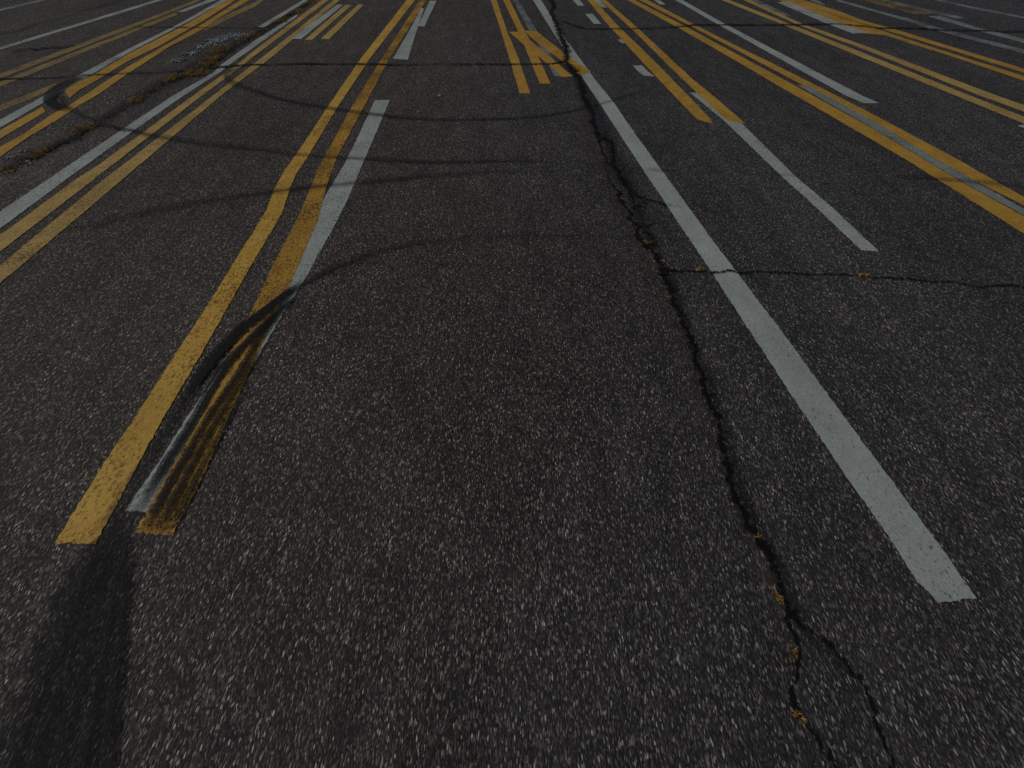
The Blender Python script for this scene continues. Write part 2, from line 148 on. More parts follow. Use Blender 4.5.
CRACKS = [('main ragged crack winding beside the longest white line and forking near the camera', 'wide',
  [[(0.889, 11.645, 0.0811), (0.947, 10.779, 0.0559), (0.835, 10.103, 0.0527), (0.864, 9.329, 0.0535), (0.877, 8.716, 0.0583), (0.89, 7.969, 0.0633), (0.917, 7.486, 0.0717), (0.877, 7.045, 0.0531), (0.853, 6.789, 0.0555),
    (0.894, 6.406, 0.0898), (0.946, 6.053, 0.0679), (0.962, 5.573, 0.0466), (0.931, 5.317, 0.0454), (0.955, 5.077, 0.0489), (0.989, 4.758, 0.0423), (0.946, 4.273, 0.0296), (0.977, 4.092, 0.0458), (1.106, 3.992, 0.0185),
    (1.077, 3.756, 0.0172), (1.015, 3.515, 0.0188), (1.041, 3.312, 0.0241), (1.072, 3.159, 0.0282), (1.094, 2.978, 0.0148), (1.147, 2.876, 0.0153), (1.236, 2.825, 0.0136), (1.32, 2.76, 0.0132), (1.379, 2.712, 0.0105)],
   [(0.966, 4.092, 0.0187), (0.949, 3.825, 0.0143), (0.981, 3.623, 0.0088), (0.925, 3.332, 0.0065), (0.927, 3.159, 0.0094), (0.991, 2.978, 0.0177), (0.979, 2.809, 0.0207), (1.02, 2.65, 0.0159), (1.002, 2.514, 0.0194),
    (1.038, 2.399, 0.0148), (1.009, 2.263, 0.0185), (1.059, 2.16, 0.0257), (1.096, 2.048, 0.0188), (1.101, 1.942, 0.021), (1.118, 1.829, 0.0332), (1.112, 1.722, 0.0221), (1.116, 1.601, 0.0184), (1.11, 1.36, 0.0175),
    (1.124, 1.209, 0.0227), (1.12, 1.153, 0.0182), (1.094, 0.967, 0.0153), (1.098, 0.799, 0.0176), (1.107, 0.646, 0.0138), (1.074, 0.506, 0.015), (1.063, 0.364, 0.0169), (1.06, 0.225, 0.0163), (1.063, 0.14, 0.0166),
    (1.08, 0.104, 0.0212), (1.111, 0.029, 0.0216), (1.103, -0.087, 0.0143), (1.099, -0.183, 0.0165), (1.134, -0.227, 0.0139), (1.212, -0.293, 0.0103), (1.262, -0.358, 0.0104), (1.285, -0.419, 0.0096), (1.263, -0.501, 0.0098),
    (1.239, -0.577, 0.0105), (1.207, -0.658, 0.0098)],
   [(1.099, -0.183, 0.01), (1.088, -0.248, 0.0094), (1.072, -0.299, 0.0088), (1.038, -0.385, 0.0089), (0.984, -0.44, 0.0116), (1.015, -0.492, 0.0123), (1.06, -0.575, 0.012), (1.079, -0.658, 0.0115)],
   [(1.072, 3.159, 0.013), (1.079, 2.996, 0.0083), (1.079, 2.681, 0.0057), (1.02, 2.65, 0.0106)], [(1.079, 2.681, 0.0096), (1.169, 2.728, 0.0073), (1.236, 2.825, 0.0064)],
   [(1.019, 2.471, 0.01), (1.088, 2.399, 0.0119), (1.161, 2.428, 0.0096), (1.251, 2.485, 0.0065)], [(1.067, 2.344, 0.0088), (1.142, 2.277, 0.0114), (1.153, 2.185, 0.0057), (1.08, 2.147, 0.0069)],
   [(0.877, 6.562, 0.005), (0.901, 6.543, 0.0044), (0.929, 6.541, 0.0032), (0.954, 6.527, 0.0019)], [(0.861, 6.716, 0.005), (0.786, 6.747, 0.0044), (0.731, 6.824, 0.0032), (0.655, 6.845, 0.0019)],
   [(0.98, 4.841, 0.005), (0.953, 4.746, 0.0044), (0.905, 4.669, 0.0032), (0.866, 4.583, 0.0019)], [(0.979, 4.849, 0.005), (0.935, 4.751, 0.0044), (0.861, 4.701, 0.0032), (0.779, 4.708, 0.0019)],
   [(0.871, 6.979, 0.005), (0.811, 6.913, 0.0044), (0.754, 6.842, 0.0032), (0.691, 6.783, 0.0019)], [(0.89, 6.443, 0.005), (0.899, 6.488, 0.0044), (0.887, 6.532, 0.0032), (0.86, 6.56, 0.0019)],
   [(1.018, 3.494, 0.0047), (0.997, 3.467, 0.0042), (0.981, 3.435, 0.003), (0.964, 3.403, 0.0018)], [(0.95, 5.125, 0.005), (0.937, 5.192, 0.0044), (0.917, 5.255, 0.0032), (0.882, 5.305, 0.0019)],
   [(0.979, 4.848, 0.005), (0.941, 4.846, 0.0044), (0.911, 4.879, 0.0032), (0.898, 4.93, 0.0019)], [(1.075, 3.748, 0.0049), (1.015, 3.719, 0.0043), (0.953, 3.709, 0.0031), (0.89, 3.716, 0.0019)],
   [(0.914, 7.536, 0.005), (0.862, 7.454, 0.0044), (0.787, 7.423, 0.0032), (0.742, 7.334, 0.0019)], [(1.098, 3.928, 0.005), (1.058, 3.947, 0.0044), (1.017, 3.942, 0.0031), (0.986, 3.902, 0.0019)],
   [(0.961, 5.568, 0.005), (0.993, 5.524, 0.0044), (1.036, 5.511, 0.0032), (1.08, 5.507, 0.0019)], [(0.932, 6.145, 0.005), (0.904, 6.094, 0.0044), (0.866, 6.056, 0.0032), (0.832, 6.01, 0.0019)],
   [(0.902, 7.325, 0.005), (0.829, 7.326, 0.0044), (0.763, 7.283, 0.0032), (0.729, 7.192, 0.0019)], [(1.133, 2.903, 0.0045), (1.103, 2.881, 0.0039), (1.077, 2.85, 0.0028), (1.044, 2.843, 0.0017)],
   [(1.051, 3.263, 0.0046), (1.087, 3.179, 0.0041), (1.141, 3.117, 0.0029), (1.174, 3.03, 0.0018)], [(1.027, 3.423, 0.0047), (1.063, 3.409, 0.0041), (1.101, 3.4, 0.003), (1.137, 3.418, 0.0018)],
   [(0.937, 5.366, 0.005), (0.896, 5.357, 0.0044), (0.854, 5.366, 0.0032), (0.815, 5.387, 0.0019)], [(0.977, 4.617, 0.005), (0.97, 4.585, 0.0044), (0.976, 4.553, 0.0032), (0.995, 4.534, 0.0019)],
   [(0.965, 4.487, 0.005), (1.024, 4.541, 0.0044), (1.081, 4.6, 0.0032), (1.107, 4.692, 0.0019)], [(0.875, 8.803, 0.005), (0.807, 8.843, 0.0044), (0.756, 8.918, 0.0032), (0.684, 8.947, 0.0019)],
   [(0.964, 4.478, 0.005), (0.975, 4.427, 0.0044), (0.988, 4.376, 0.0032), (0.978, 4.324, 0.0019)], [(1.045, 3.295, 0.0046), (1.102, 3.326, 0.0041), (1.163, 3.321, 0.0029), (1.224, 3.321, 0.0018)],
   [(0.879, 8.588, 0.005), (0.898, 8.609, 0.0044), (0.907, 8.64, 0.0032), (0.927, 8.657, 0.0019)], [(0.907, 6.318, 0.005), (0.956, 6.244, 0.0044), (0.966, 6.143, 0.0032), (0.938, 6.05, 0.0019)],
   [(0.878, 8.679, 0.005), (0.825, 8.655, 0.0044), (0.77, 8.651, 0.0032), (0.716, 8.664, 0.0019)], [(1.081, 3.088, 0.0045), (1.057, 3.103, 0.004), (1.032, 3.107, 0.0029), (1.007, 3.117, 0.0018)],
   [(0.871, 8.982, 0.005), (0.911, 9.018, 0.0044), (0.945, 9.064, 0.0032), (0.982, 9.105, 0.0019)], [(0.946, 5.166, 0.005), (0.982, 5.186, 0.0044), (1.014, 5.218, 0.0032), (1.053, 5.22, 0.0019)],
   [(0.979, 4.649, 0.005), (0.943, 4.549, 0.0044), (0.886, 4.47, 0.0032), (0.826, 4.396, 0.0019)], [(0.889, 8.015, 0.005), (0.946, 7.991, 0.0044), (1.004, 7.978, 0.0032), (1.043, 7.915, 0.0019)],
   [(0.896, 7.855, 0.005), (0.861, 7.954, 0.0044), (0.876, 8.062, 0.0032), (0.854, 8.169, 0.0019)], [(0.877, 8.697, 0.005), (0.912, 8.766, 0.0044), (0.969, 8.791, 0.0032), (1.016, 8.844, 0.0019)],
   [(1.091, 3.867, 0.0049), (1.117, 3.873, 0.0043), (1.143, 3.882, 0.0031), (1.163, 3.906, 0.0019)], [(0.894, 6.407, 0.005), (0.929, 6.431, 0.0044), (0.948, 6.479, 0.0032), (0.964, 6.53, 0.0019)],
   [(0.869, 9.099, 0.005), (0.902, 9.105, 0.0044), (0.932, 9.127, 0.0032), (0.957, 9.158, 0.0019)], [(1.086, 3.83, 0.0049), (1.07, 3.797, 0.0043), (1.07, 3.757, 0.0031), (1.071, 3.717, 0.0019)],
   [(0.964, 4.167, 0.005), (0.934, 4.1, 0.0044), (0.931, 4.022, 0.0032), (0.93, 3.944, 0.0019)], [(1.337, 2.746, 0.0044), (1.394, 2.735, 0.0038), (1.445, 2.7, 0.0028), (1.501, 2.697, 0.0017)],
   [(0.873, 7.001, 0.005), (0.921, 7.018, 0.0044), (0.964, 7.053, 0.0032), (1.014, 7.062, 0.0019)], [(1.037, 3.346, 0.0047), (1.01, 3.254, 0.0041), (1.021, 3.156, 0.003), (0.987, 3.068, 0.0018)],
   [(0.89, 6.448, 0.005), (0.855, 6.437, 0.0044), (0.821, 6.447, 0.0032), (0.785, 6.443, 0.0019)], [(0.861, 9.407, 0.005), (0.833, 9.419, 0.0044), (0.814, 9.449, 0.0032), (0.803, 9.487, 0.0019)],
   [(0.947, 6.036, 0.005), (0.903, 6.024, 0.0044), (0.859, 6.013, 0.0032), (0.816, 6.028, 0.0019)], [(1.034, 3.364, 0.0047), (1.001, 3.35, 0.0041), (0.966, 3.361, 0.003), (0.933, 3.347, 0.0018)],
   [(0.899, 6.372, 0.005), (0.964, 6.374, 0.0044), (1.016, 6.43, 0.0032), (1.046, 6.511, 0.0019)], [(0.887, 8.153, 0.005), (0.833, 8.164, 0.0044), (0.779, 8.152, 0.0032), (0.729, 8.122, 0.0019)],
   [(1.034, 3.364, 0.0047), (1.043, 3.4, 0.0041), (1.064, 3.426, 0.003), (1.088, 3.444, 0.0018)], [(1.291, 2.783, 0.0044), (1.322, 2.773, 0.0039), (1.344, 2.74, 0.0028), (1.371, 2.718, 0.0017)],
   [(1.353, 2.733, 0.0044), (1.32, 2.719, 0.0038), (1.287, 2.736, 0.0028), (1.254, 2.752, 0.0017)], [(0.882, 6.523, 0.005), (0.824, 6.514, 0.0044), (0.767, 6.521, 0.0032), (0.714, 6.49, 0.0019)],
   [(0.879, 8.603, 0.005), (0.913, 8.518, 0.0044), (0.918, 8.421, 0.0032), (0.915, 8.324, 0.0019)], [(1.269, 2.8, 0.0044), (1.246, 2.819, 0.0039), (1.221, 2.834, 0.0028), (1.203, 2.863, 0.0017)],
   [(0.913, 6.276, 0.005), (0.992, 6.312, 0.0044), (1.069, 6.357, 0.0032), (1.142, 6.415, 0.0019)], [(1.083, 3.069, 0.0045), (1.125, 3.058, 0.004), (1.168, 3.066, 0.0029), (1.204, 3.035, 0.0018)],
   [(1.365, 2.724, 0.0044), (1.391, 2.727, 0.0038), (1.413, 2.707, 0.0028), (1.435, 2.687, 0.0017)], [(1.093, 2.988, 0.0045), (1.103, 3.02, 0.0039), (1.11, 3.055, 0.0028), (1.13, 3.077, 0.0017)],
   [(0.946, 5.169, 0.005), (0.982, 5.202, 0.0044), (1.011, 5.248, 0.0032), (1.053, 5.269, 0.0019)], [(1.065, 3.193, 0.0046), (1.032, 3.122, 0.004), (1.027, 3.038, 0.0029), (1.017, 2.954, 0.0018)],
   [(1.114, 1.663, 0.0038), (1.145, 1.65, 0.0033), (1.175, 1.635, 0.0024), (1.194, 1.599, 0.0015)], [(1.115, 1.305, 0.0037), (1.082, 1.295, 0.0032), (1.048, 1.301, 0.0023), (1.016, 1.316, 0.0014)],
   [(1.067, 2.137, 0.0041), (1.087, 2.141, 0.0036), (1.107, 2.143, 0.0026), (1.126, 2.133, 0.0016)], [(0.958, 3.506, 0.0048), (0.915, 3.495, 0.0042), (0.877, 3.523, 0.003), (0.834, 3.513, 0.0018)],
   [(1.113, 1.693, 0.0038), (1.124, 1.665, 0.0034), (1.121, 1.633, 0.0024), (1.126, 1.601, 0.0015)], [(1.12, 1.154, 0.0037), (1.145, 1.157, 0.0032), (1.17, 1.152, 0.0023), (1.191, 1.17, 0.0014)],
   [(1.099, 0.785, 0.0037), (1.087, 0.792, 0.0032), (1.079, 0.807, 0.0023), (1.078, 0.825, 0.0014)], [(0.939, 3.125, 0.0046), (0.982, 3.122, 0.004), (1.02, 3.152, 0.0029), (1.037, 3.207, 0.0018)],
   [(0.926, 3.266, 0.0046), (0.954, 3.254, 0.0041), (0.983, 3.242, 0.0029), (1.012, 3.234, 0.0018)], [(1.098, 2.01, 0.004), (1.122, 2.022, 0.0035), (1.146, 2.036, 0.0025), (1.166, 2.06, 0.0015)],
   [(0.925, 3.305, 0.0047), (0.959, 3.245, 0.0041), (0.999, 3.192, 0.0029), (1.051, 3.166, 0.0018)], [(0.983, 3.0, 0.0045), (1.015, 3.021, 0.0039), (1.049, 3.014, 0.0028), (1.083, 3.0, 0.0017)],
   [(1.014, 2.604, 0.0043), (1.021, 2.567, 0.0038), (1.015, 2.529, 0.0027), (1.015, 2.491, 0.0017)], [(0.953, 3.802, 0.0049), (1.0, 3.799, 0.0043), (1.048, 3.805, 0.0031), (1.09, 3.837, 0.0019)],
   [(0.981, 2.802, 0.0044), (0.922, 2.783, 0.0039), (0.865, 2.809, 0.0028), (0.811, 2.847, 0.0017)], [(1.008, 2.563, 0.0043), (1.027, 2.594, 0.0038), (1.047, 2.624, 0.0027), (1.071, 2.648, 0.0017)],
   [(1.021, 2.452, 0.0042), (1.001, 2.433, 0.0037), (0.992, 2.402, 0.0027), (0.989, 2.368, 0.0016)], [(1.062, 0.305, 0.0037), (1.035, 0.336, 0.0032), (1.011, 0.37, 0.0023), (1.004, 0.418, 0.0014)],
   [(1.116, 1.794, 0.0039), (1.127, 1.836, 0.0034), (1.137, 1.878, 0.0025), (1.15, 1.918, 0.0015)], [(1.116, 1.84, 0.0039), (1.094, 1.788, 0.0034), (1.062, 1.747, 0.0025), (1.052, 1.688, 0.0015)],
   [(1.1, 1.953, 0.004), (1.12, 1.913, 0.0035), (1.148, 1.885, 0.0025), (1.168, 1.846, 0.0015)], [(1.116, 1.126, 0.0037), (1.101, 1.121, 0.0032), (1.087, 1.111, 0.0023), (1.081, 1.09, 0.0014)],
   [(1.06, 0.233, 0.0037), (1.084, 0.224, 0.0032), (1.108, 0.232, 0.0023), (1.132, 0.23, 0.0014)], [(1.065, 0.391, 0.0037), (1.073, 0.405, 0.0032), (1.085, 0.412, 0.0023), (1.098, 0.407, 0.0014)],
   [(0.927, 3.159, 0.0046), (0.892, 3.114, 0.004), (0.847, 3.091, 0.0029), (0.8, 3.087, 0.0018)], [(1.079, 0.529, 0.0037), (1.062, 0.535, 0.0032), (1.045, 0.543, 0.0023), (1.031, 0.559, 0.0014)],
   [(0.925, 3.327, 0.0047), (0.988, 3.32, 0.0041), (1.041, 3.272, 0.0029), (1.102, 3.252, 0.0018)], [(1.089, 0.569, 0.0037), (1.102, 0.563, 0.0032), (1.115, 0.557, 0.0023), (1.128, 0.551, 0.0014)],
   [(1.115, 1.119, 0.0037), (1.095, 1.119, 0.0032), (1.077, 1.107, 0.0023), (1.058, 1.096, 0.0014)], [(1.099, 0.778, 0.0037), (1.124, 0.808, 0.0032), (1.157, 0.811, 0.0023), (1.19, 0.819, 0.0014)],
   [(1.03, 2.361, 0.0042), (1.006, 2.324, 0.0037), (1.002, 2.274, 0.0026), (1.005, 2.225, 0.0016)], [(1.106, 1.907, 0.004), (1.127, 1.89, 0.0035), (1.151, 1.895, 0.0025), (1.169, 1.917, 0.0015)],
   [(1.103, 0.706, 0.0037), (1.09, 0.75, 0.0032), (1.09, 0.798, 0.0023), (1.103, 0.842, 0.0014)], [(1.008, 2.698, 0.0043), (1.06, 2.687, 0.0038), (1.107, 2.654, 0.0027), (1.159, 2.668, 0.0017)],
   [(0.986, 2.905, 0.0045), (1.011, 2.892, 0.0039), (1.029, 2.865, 0.0028), (1.036, 2.828, 0.0017)], [(1.099, 1.975, 0.004), (1.086, 1.962, 0.0035), (1.069, 1.958, 0.0025), (1.053, 1.965, 0.0015)],
   [(1.013, 2.28, 0.0041), (0.977, 2.318, 0.0036), (0.957, 2.373, 0.0026), (0.965, 2.434, 0.0016)], [(1.018, 2.632, 0.0043), (1.057, 2.657, 0.0038), (1.098, 2.641, 0.0027), (1.137, 2.615, 0.0017)],
   [(1.058, 2.162, 0.0041), (1.074, 2.176, 0.0036), (1.091, 2.19, 0.0026), (1.104, 2.21, 0.0016)], [(1.096, 0.893, 0.0037), (1.115, 0.897, 0.0032), (1.131, 0.91, 0.0023), (1.15, 0.916, 0.0014)],
   [(1.071, 2.125, 0.0041), (1.036, 2.139, 0.0036), (1.0, 2.148, 0.0026), (0.972, 2.179, 0.0016)], [(1.031, 2.423, 0.0042), (1.051, 2.425, 0.0037), (1.071, 2.426, 0.0027), (1.089, 2.413, 0.0016)],
   [(1.116, 1.794, 0.0039), (1.144, 1.821, 0.0034), (1.165, 1.859, 0.0025), (1.191, 1.889, 0.0015)], [(1.098, 0.606, 0.0037), (1.117, 0.576, 0.0032), (1.14, 0.553, 0.0023), (1.158, 0.521, 0.0014)],
   [(1.122, 1.184, 0.0037), (1.099, 1.166, 0.0032), (1.089, 1.132, 0.0023), (1.067, 1.113, 0.0014)], [(1.118, 1.142, 0.0037), (1.107, 1.124, 0.0032), (1.104, 1.1, 0.0023), (1.099, 1.077, 0.0014)],
   [(1.063, 0.362, 0.0037), (1.038, 0.349, 0.0032), (1.014, 0.331, 0.0023), (0.987, 0.332, 0.0014)], [(1.112, 1.722, 0.0039), (1.098, 1.746, 0.0034), (1.097, 1.778, 0.0024), (1.095, 1.809, 0.0015)],
   [(1.103, 0.717, 0.0037), (1.118, 0.74, 0.0032), (1.14, 0.748, 0.0023), (1.155, 0.77, 0.0014)], [(1.061, 0.206, 0.0037), (1.031, 0.215, 0.0032), (1.009, 0.245, 0.0023), (1.005, 0.288, 0.0014)],
   [(1.07, 0.452, 0.0037), (1.051, 0.466, 0.0032), (1.034, 0.482, 0.0023), (1.014, 0.493, 0.0014)], [(1.096, 0.894, 0.0037), (1.104, 0.909, 0.0032), (1.108, 0.928, 0.0023), (1.116, 0.944, 0.0014)],
   [(0.959, 3.759, 0.0049), (1.02, 3.75, 0.0043), (1.073, 3.709, 0.0031), (1.117, 3.651, 0.0019)]]),
 ('straight cross crack cutting the double yellow lines on the left half of the lot', 'thin',
  [[(-7.878, 5.887, 0.0418), (-7.378, 5.969, 0.042), (-7.248, 5.986, 0.0405), (-6.951, 6.011, 0.0274), (-6.69, 6.011, 0.0293), (-6.391, 6.096, 0.036), (-6.246, 6.139, 0.0349), (-5.953, 6.182, 0.0345), (-5.7, 6.226, 0.021),
    (-5.239, 6.248, 0.0216), (-4.853, 6.36, 0.0368), (-4.469, 6.499, 0.0515), (-4.105, 6.608, 0.0411), (-3.603, 6.632, 0.0311), (-3.303, 6.661, 0.0493), (-3.119, 6.67, 0.0518), (-2.83, 6.641, 0.0257), (-2.363, 6.641, 0.0433),
    (-1.987, 6.627, 0.0472), (-1.736, 6.612, 0.026), (-1.119, 6.641, 0.0175), (-0.653, 6.641, 0.0348), (0.0, 6.641, 0.0391), (0.28, 6.641, 0.0347), (0.623, 6.661, 0.0334), (0.853, 6.789, 0.0379)]]),
 ('thin cross crack passing through the middle of the longest white line', 'thin',
  [[(1.125, 1.857, 0.0204), (1.249, 1.846, 0.0101), (1.397, 1.846, 0.0102), (1.481, 1.829, 0.011), (1.536, 1.84, 0.0109), (1.601, 1.856, 0.0125), (1.664, 1.824, 0.0122), (1.752, 1.84, 0.0096), (1.878, 1.84, 0.009),
    (2.103, 1.829, 0.0094), (2.159, 1.808, 0.01), (2.442, 1.813, 0.0102), (2.676, 1.775, 0.0102), (2.87, 1.77, 0.0113), (3.015, 1.737, 0.0112), (3.193, 1.733, 0.0116), (3.333, 1.681, 0.0098), (3.565, 1.702, 0.0114),
    (3.653, 1.671, 0.0103), (4.014, 1.631, 0.0099)]]),
 ('far cross crack cutting the double yellow lines on the right half', 'thin',
  [[(1.005, 9.329, 0.0286), (1.362, 8.789, 0.0419), (1.834, 8.745, 0.046), (2.686, 8.789, 0.0384), (3.216, 8.9, 0.0422), (3.609, 9.045, 0.0648), (4.08, 9.045, 0.0416), (4.394, 9.045, 0.0554), (4.884, 9.045, 0.0416),
    (5.355, 9.045, 0.0687), (5.696, 9.06, 0.0668), (6.398, 9.122, 0.0444), (6.841, 8.938, 0.0476), (7.059, 8.789, 0.0505), (7.731, 8.789, 0.0571), (8.2, 8.643, 0.0564), (8.851, 8.629, 0.0554), (9.247, 8.537, 0.0469),
    (9.634, 8.572, 0.034), (10.553, 8.432, 0.0352)]]),
 ('hairline crack across the double yellow line above the grass at the left', 'thin',
  [[(-7.371, 8.915, 0.0193), (-6.441, 8.848, 0.0325), (-5.958, 8.848, 0.0329), (-5.424, 8.818, 0.0194), (-4.911, 8.789, 0.013), (-4.054, 8.752, 0.013)]]),
 ('short broken crack beyond the faded tan double line', 'thin',
  [[(-8.35, 7.283, 0.0302), (-8.245, 7.316, 0.0396), (-8.204, 7.429, 0.0442), (-8.157, 7.475, 0.0338), (-7.982, 7.383, 0.0374), (-7.98, 7.486, 0.06), (-7.821, 7.544, 0.0348), (-7.675, 7.532, 0.0494), (-7.626, 7.603, 0.0536),
    (-7.532, 7.662, 0.0336)]]),
 ('dark worn seam running in the far left corner between two white lines', 'seam',
  [[(-9.645, 7.969, 0.0807), (-9.453, 8.364, 0.0816), (-9.339, 8.716, 0.0662), (-9.418, 9.169, 0.0658), (-9.329, 9.703, 0.0787), (-9.281, 10.149, 0.0707), (-9.259, 10.48, 0.0737), (-9.203, 10.881, 0.0732),
    (-9.193, 11.418, 0.0586), (-9.158, 12.0, 0.0549)]]),
 ('weedy crack running along the wide white line under clumps of dry grass', 'weedy',
  [[(-5.132, 3.049, 0.0377), (-5.093, 3.332, 0.0428), (-5.009, 3.494, 0.0437), (-4.98, 3.756, 0.041), (-4.96, 3.968, 0.072), (-4.89, 4.066, 0.0779), (-4.908, 4.327, 0.0376), (-4.928, 4.608, 0.0529), (-4.907, 4.851, 0.0352),
    (-4.889, 5.178, 0.0457), (-4.906, 5.461, 0.0483), (-4.928, 5.846, 0.0632), (-4.759, 6.053, 0.0701), (-4.699, 6.499, 0.0578), (-4.681, 6.993, 0.0423), (-4.727, 7.722, 0.0508), (-4.719, 8.432, 0.065), (-4.699, 9.169, 0.0704),
    (-4.676, 10.012, 0.0575), (-4.699, 11.198, 0.0565), (-4.642, 12.122, 0.0474)],
   [(-4.896, 4.409, 0.0162), (-4.671, 4.354, 0.0222), (-4.477, 4.273, 0.0194), (-4.362, 4.273, 0.0192)]]),
 ('faint hairline crack across the near left lane and bent double line', 'hair',
  [[(-2.892, 2.024, 0.0056), (-2.611, 1.965, 0.0066), (-2.489, 1.885, 0.0071), (-2.146, 1.874, 0.008), (-1.964, 1.885, 0.0074), (-1.824, 1.908, 0.0073), (-1.375, 1.919, 0.0051), (-0.681, 1.925, 0.0072), (-0.431, 1.919, 0.0103),
    (-0.151, 1.919, 0.0072), (0.248, 1.896, 0.004)]])]
TUFTS = [(-5.01, 3.352, 0.12, 0.131, 110, 0.05, 'sparse brown grass tuft lowest on the weedy crack, at the left edge'), (-5.004, 3.666, 0.137, 0.199, 170, 0.06, 'brown grass tuft on the weedy crack, second up from the left edge'),
 (-4.963, 3.802, 0.075, 0.146, 80, 0.05, 'small grass tuft touching the upper side of the second tuft on the weedy crack'),
 (-4.966, 4.327, 0.163, 0.2, 220, 0.06, 'long low amber grass tuft alone in the middle of the weedy crack'), (-4.902, 5.178, 0.131, 0.162, 140, 0.05, 'flat amber grass tuft between the lone long tuft and the big clumps'),
 (-4.878, 5.573, 0.082, 0.11, 50, 0.04, 'tiny grass tuft just below the big clumps on the weedy crack'), (-4.895, 6.011, 0.13, 0.242, 190, 0.07, 'round amber grass tuft at the lower end of the big clumps'),
 (-4.668, 6.182, 0.207, 0.247, 330, 0.08, 'broad amber grass clump pressed against the wide white line'), (-4.73, 6.739, 0.157, 0.388, 320, 0.09, 'tallest orange grass clump, at the end of the cross crack by the white line'),
 (-4.901, 7.372, 0.201, 0.314, 300, 0.08, 'grass clump right below the patch of white gravel'), (-4.762, 8.033, 0.161, 0.281, 220, 0.06, 'grass clump between the white gravel and the wide white line'),
 (-4.712, 8.502, 0.15, 0.304, 220, 0.06, 'dark brown grass clump just past the upper end of the wide white line gravel'), (-4.674, 9.41, 0.182, 0.308, 220, 0.06, 'brown grass clump between the two white lines near the top'),
 (-4.636, 10.195, 0.173, 0.297, 200, 0.06, 'russet grass clump beyond the tip of the wide white line'), (-4.634, 11.144, 0.209, 0.34, 200, 0.06, 'russet grass clump at the top edge of the weedy crack'),
 (1.089, 2.185, 0.04, 0.029, 36, 0.035, 'small golden weed tuft highest on the main crack'), (1.13, 1.965, 0.038, 0.03, 40, 0.035, 'small golden weed tuft just above the fork with the thin cross crack'),
 (1.425, 1.863, 0.075, 0.023, 60, 0.035, 'golden weed tuft on the thin cross crack touching the longest white line'),
 (2.565, 1.797, 0.096, 0.025, 65, 0.035, 'flat golden weed tuft on the thin cross crack, right of the white line'), (1.093, 0.092, 0.018, 0.022, 26, 0.018, 'tiny weed sprout where the main crack passes the white line end'),
 (1.084, -0.128, 0.016, 0.029, 30, 0.018, 'tiny weed sprout on the main crack just above its fork'), (1.068, -0.299, 0.011, 0.029, 22, 0.016, 'tiny weed sprout just below the fork of the main crack'),
 (1.003, -0.465, 0.028, 0.025, 48, 0.02, 'yellow weed sprout lowest on the main crack, near the bottom edge')]
GRAVEL = [('white_gravel', 'patch of loose white gravel on the far side of the grass clumps', 'white_stone',
  [(-5.289, 6.839, 0.111, 0.087, 60), (-5.298, 7.206, 0.116, 0.124, 70), (-5.304, 7.662, 0.155, 0.202, 150), (-5.246, 8.033, 0.197, 0.25, 260), (-5.119, 8.296, 0.183, 0.194, 200), (-4.93, 8.364, 0.129, 0.15, 80)], 0.019),
 ('white_gravel', 'thin scatter of white gravel beside the lower weedy crack', 'white_stone',
  [(-5.219, 3.623, 0.063, 0.051, 30), (-5.202, 3.779, 0.054, 0.074, 30), (-5.205, 4.381, 0.082, 0.138, 28), (-5.395, 4.354, 0.093, 0.173, 16), (-4.961, 3.537, 0.082, 0.082, 20), (-5.209, 5.11, 0.233, 0.325, 30),
   (-4.882, 5.649, 0.277, 0.358, 34)],
  0.014),
 ('crumbled_asphalt', 'brown crumbled asphalt filling the upper end of the main crack', 'brown_stone',
  [(0.847, 9.661, 0.041, 0.513, 26), (0.877, 8.716, 0.048, 0.364, 50), (0.901, 8.098, 0.063, 0.326, 60), (0.922, 7.544, 0.068, 0.293, 60), (0.881, 7.098, 0.049, 0.214, 20)], 0.013)]
BANDS = [('soil_stain', 'brown soil stain along the near side of the main crack', 'soil',
  [(0.766, 6.89, 0.1388), (0.846, 5.389, 0.1445), (0.892, 4.041, 0.1435), (0.938, 2.996, 0.1219), (0.987, 2.237, 0.0894), (1.043, 1.765, 0.0721), (1.067, 1.209, 0.0613), (1.066, 0.717, 0.0527), (1.06, 0.439, 0.0536),
   (1.064, 0.12, 0.0438), (1.087, -0.104, 0.0354), (1.074, -0.263, 0.0304), (1.001, -0.455, 0.0464)]),
 ('tar_stain', 'dark bluish tar stain along the far side of the main crack', 'tar',
  [(0.958, 6.89, 0.1579), (1.021, 5.389, 0.1476), (1.066, 4.3, 0.1386), (1.08, 3.474, 0.1343), (1.127, 2.825, 0.1384), (1.116, 2.303, 0.116), (1.152, 1.819, 0.0722), (1.142, 1.377, 0.0561), (1.123, 0.911, 0.0866),
   (1.118, 0.6, 0.0675), (1.101, 0.248, 0.051), (1.134, 0.003, 0.052), (1.142, -0.186, 0.0541), (1.227, -0.336, 0.0511), (1.245, -0.479, 0.0389)]),
 ('tar_stain', 'dark tar stain along the weedy crack beside the wide white line', 'tar',
  [(-5.187, 3.215, 0.1718), (-5.064, 3.537, 0.1706), (-5.001, 3.992, 0.1962), (-4.928, 4.521, 0.1969), (-4.928, 5.498, 0.2445), (-4.877, 6.69, 0.2898), (-4.812, 7.907, 0.2873), (-4.752, 10.103, 0.2833), (-4.848, 12.373, 0.2644)])]
ROAD_DIR = (-0.096, 0.995)
SEAM = ((0.945, 11.418), (1.106, -0.275))
LEAF = (-0.971, 5.317)


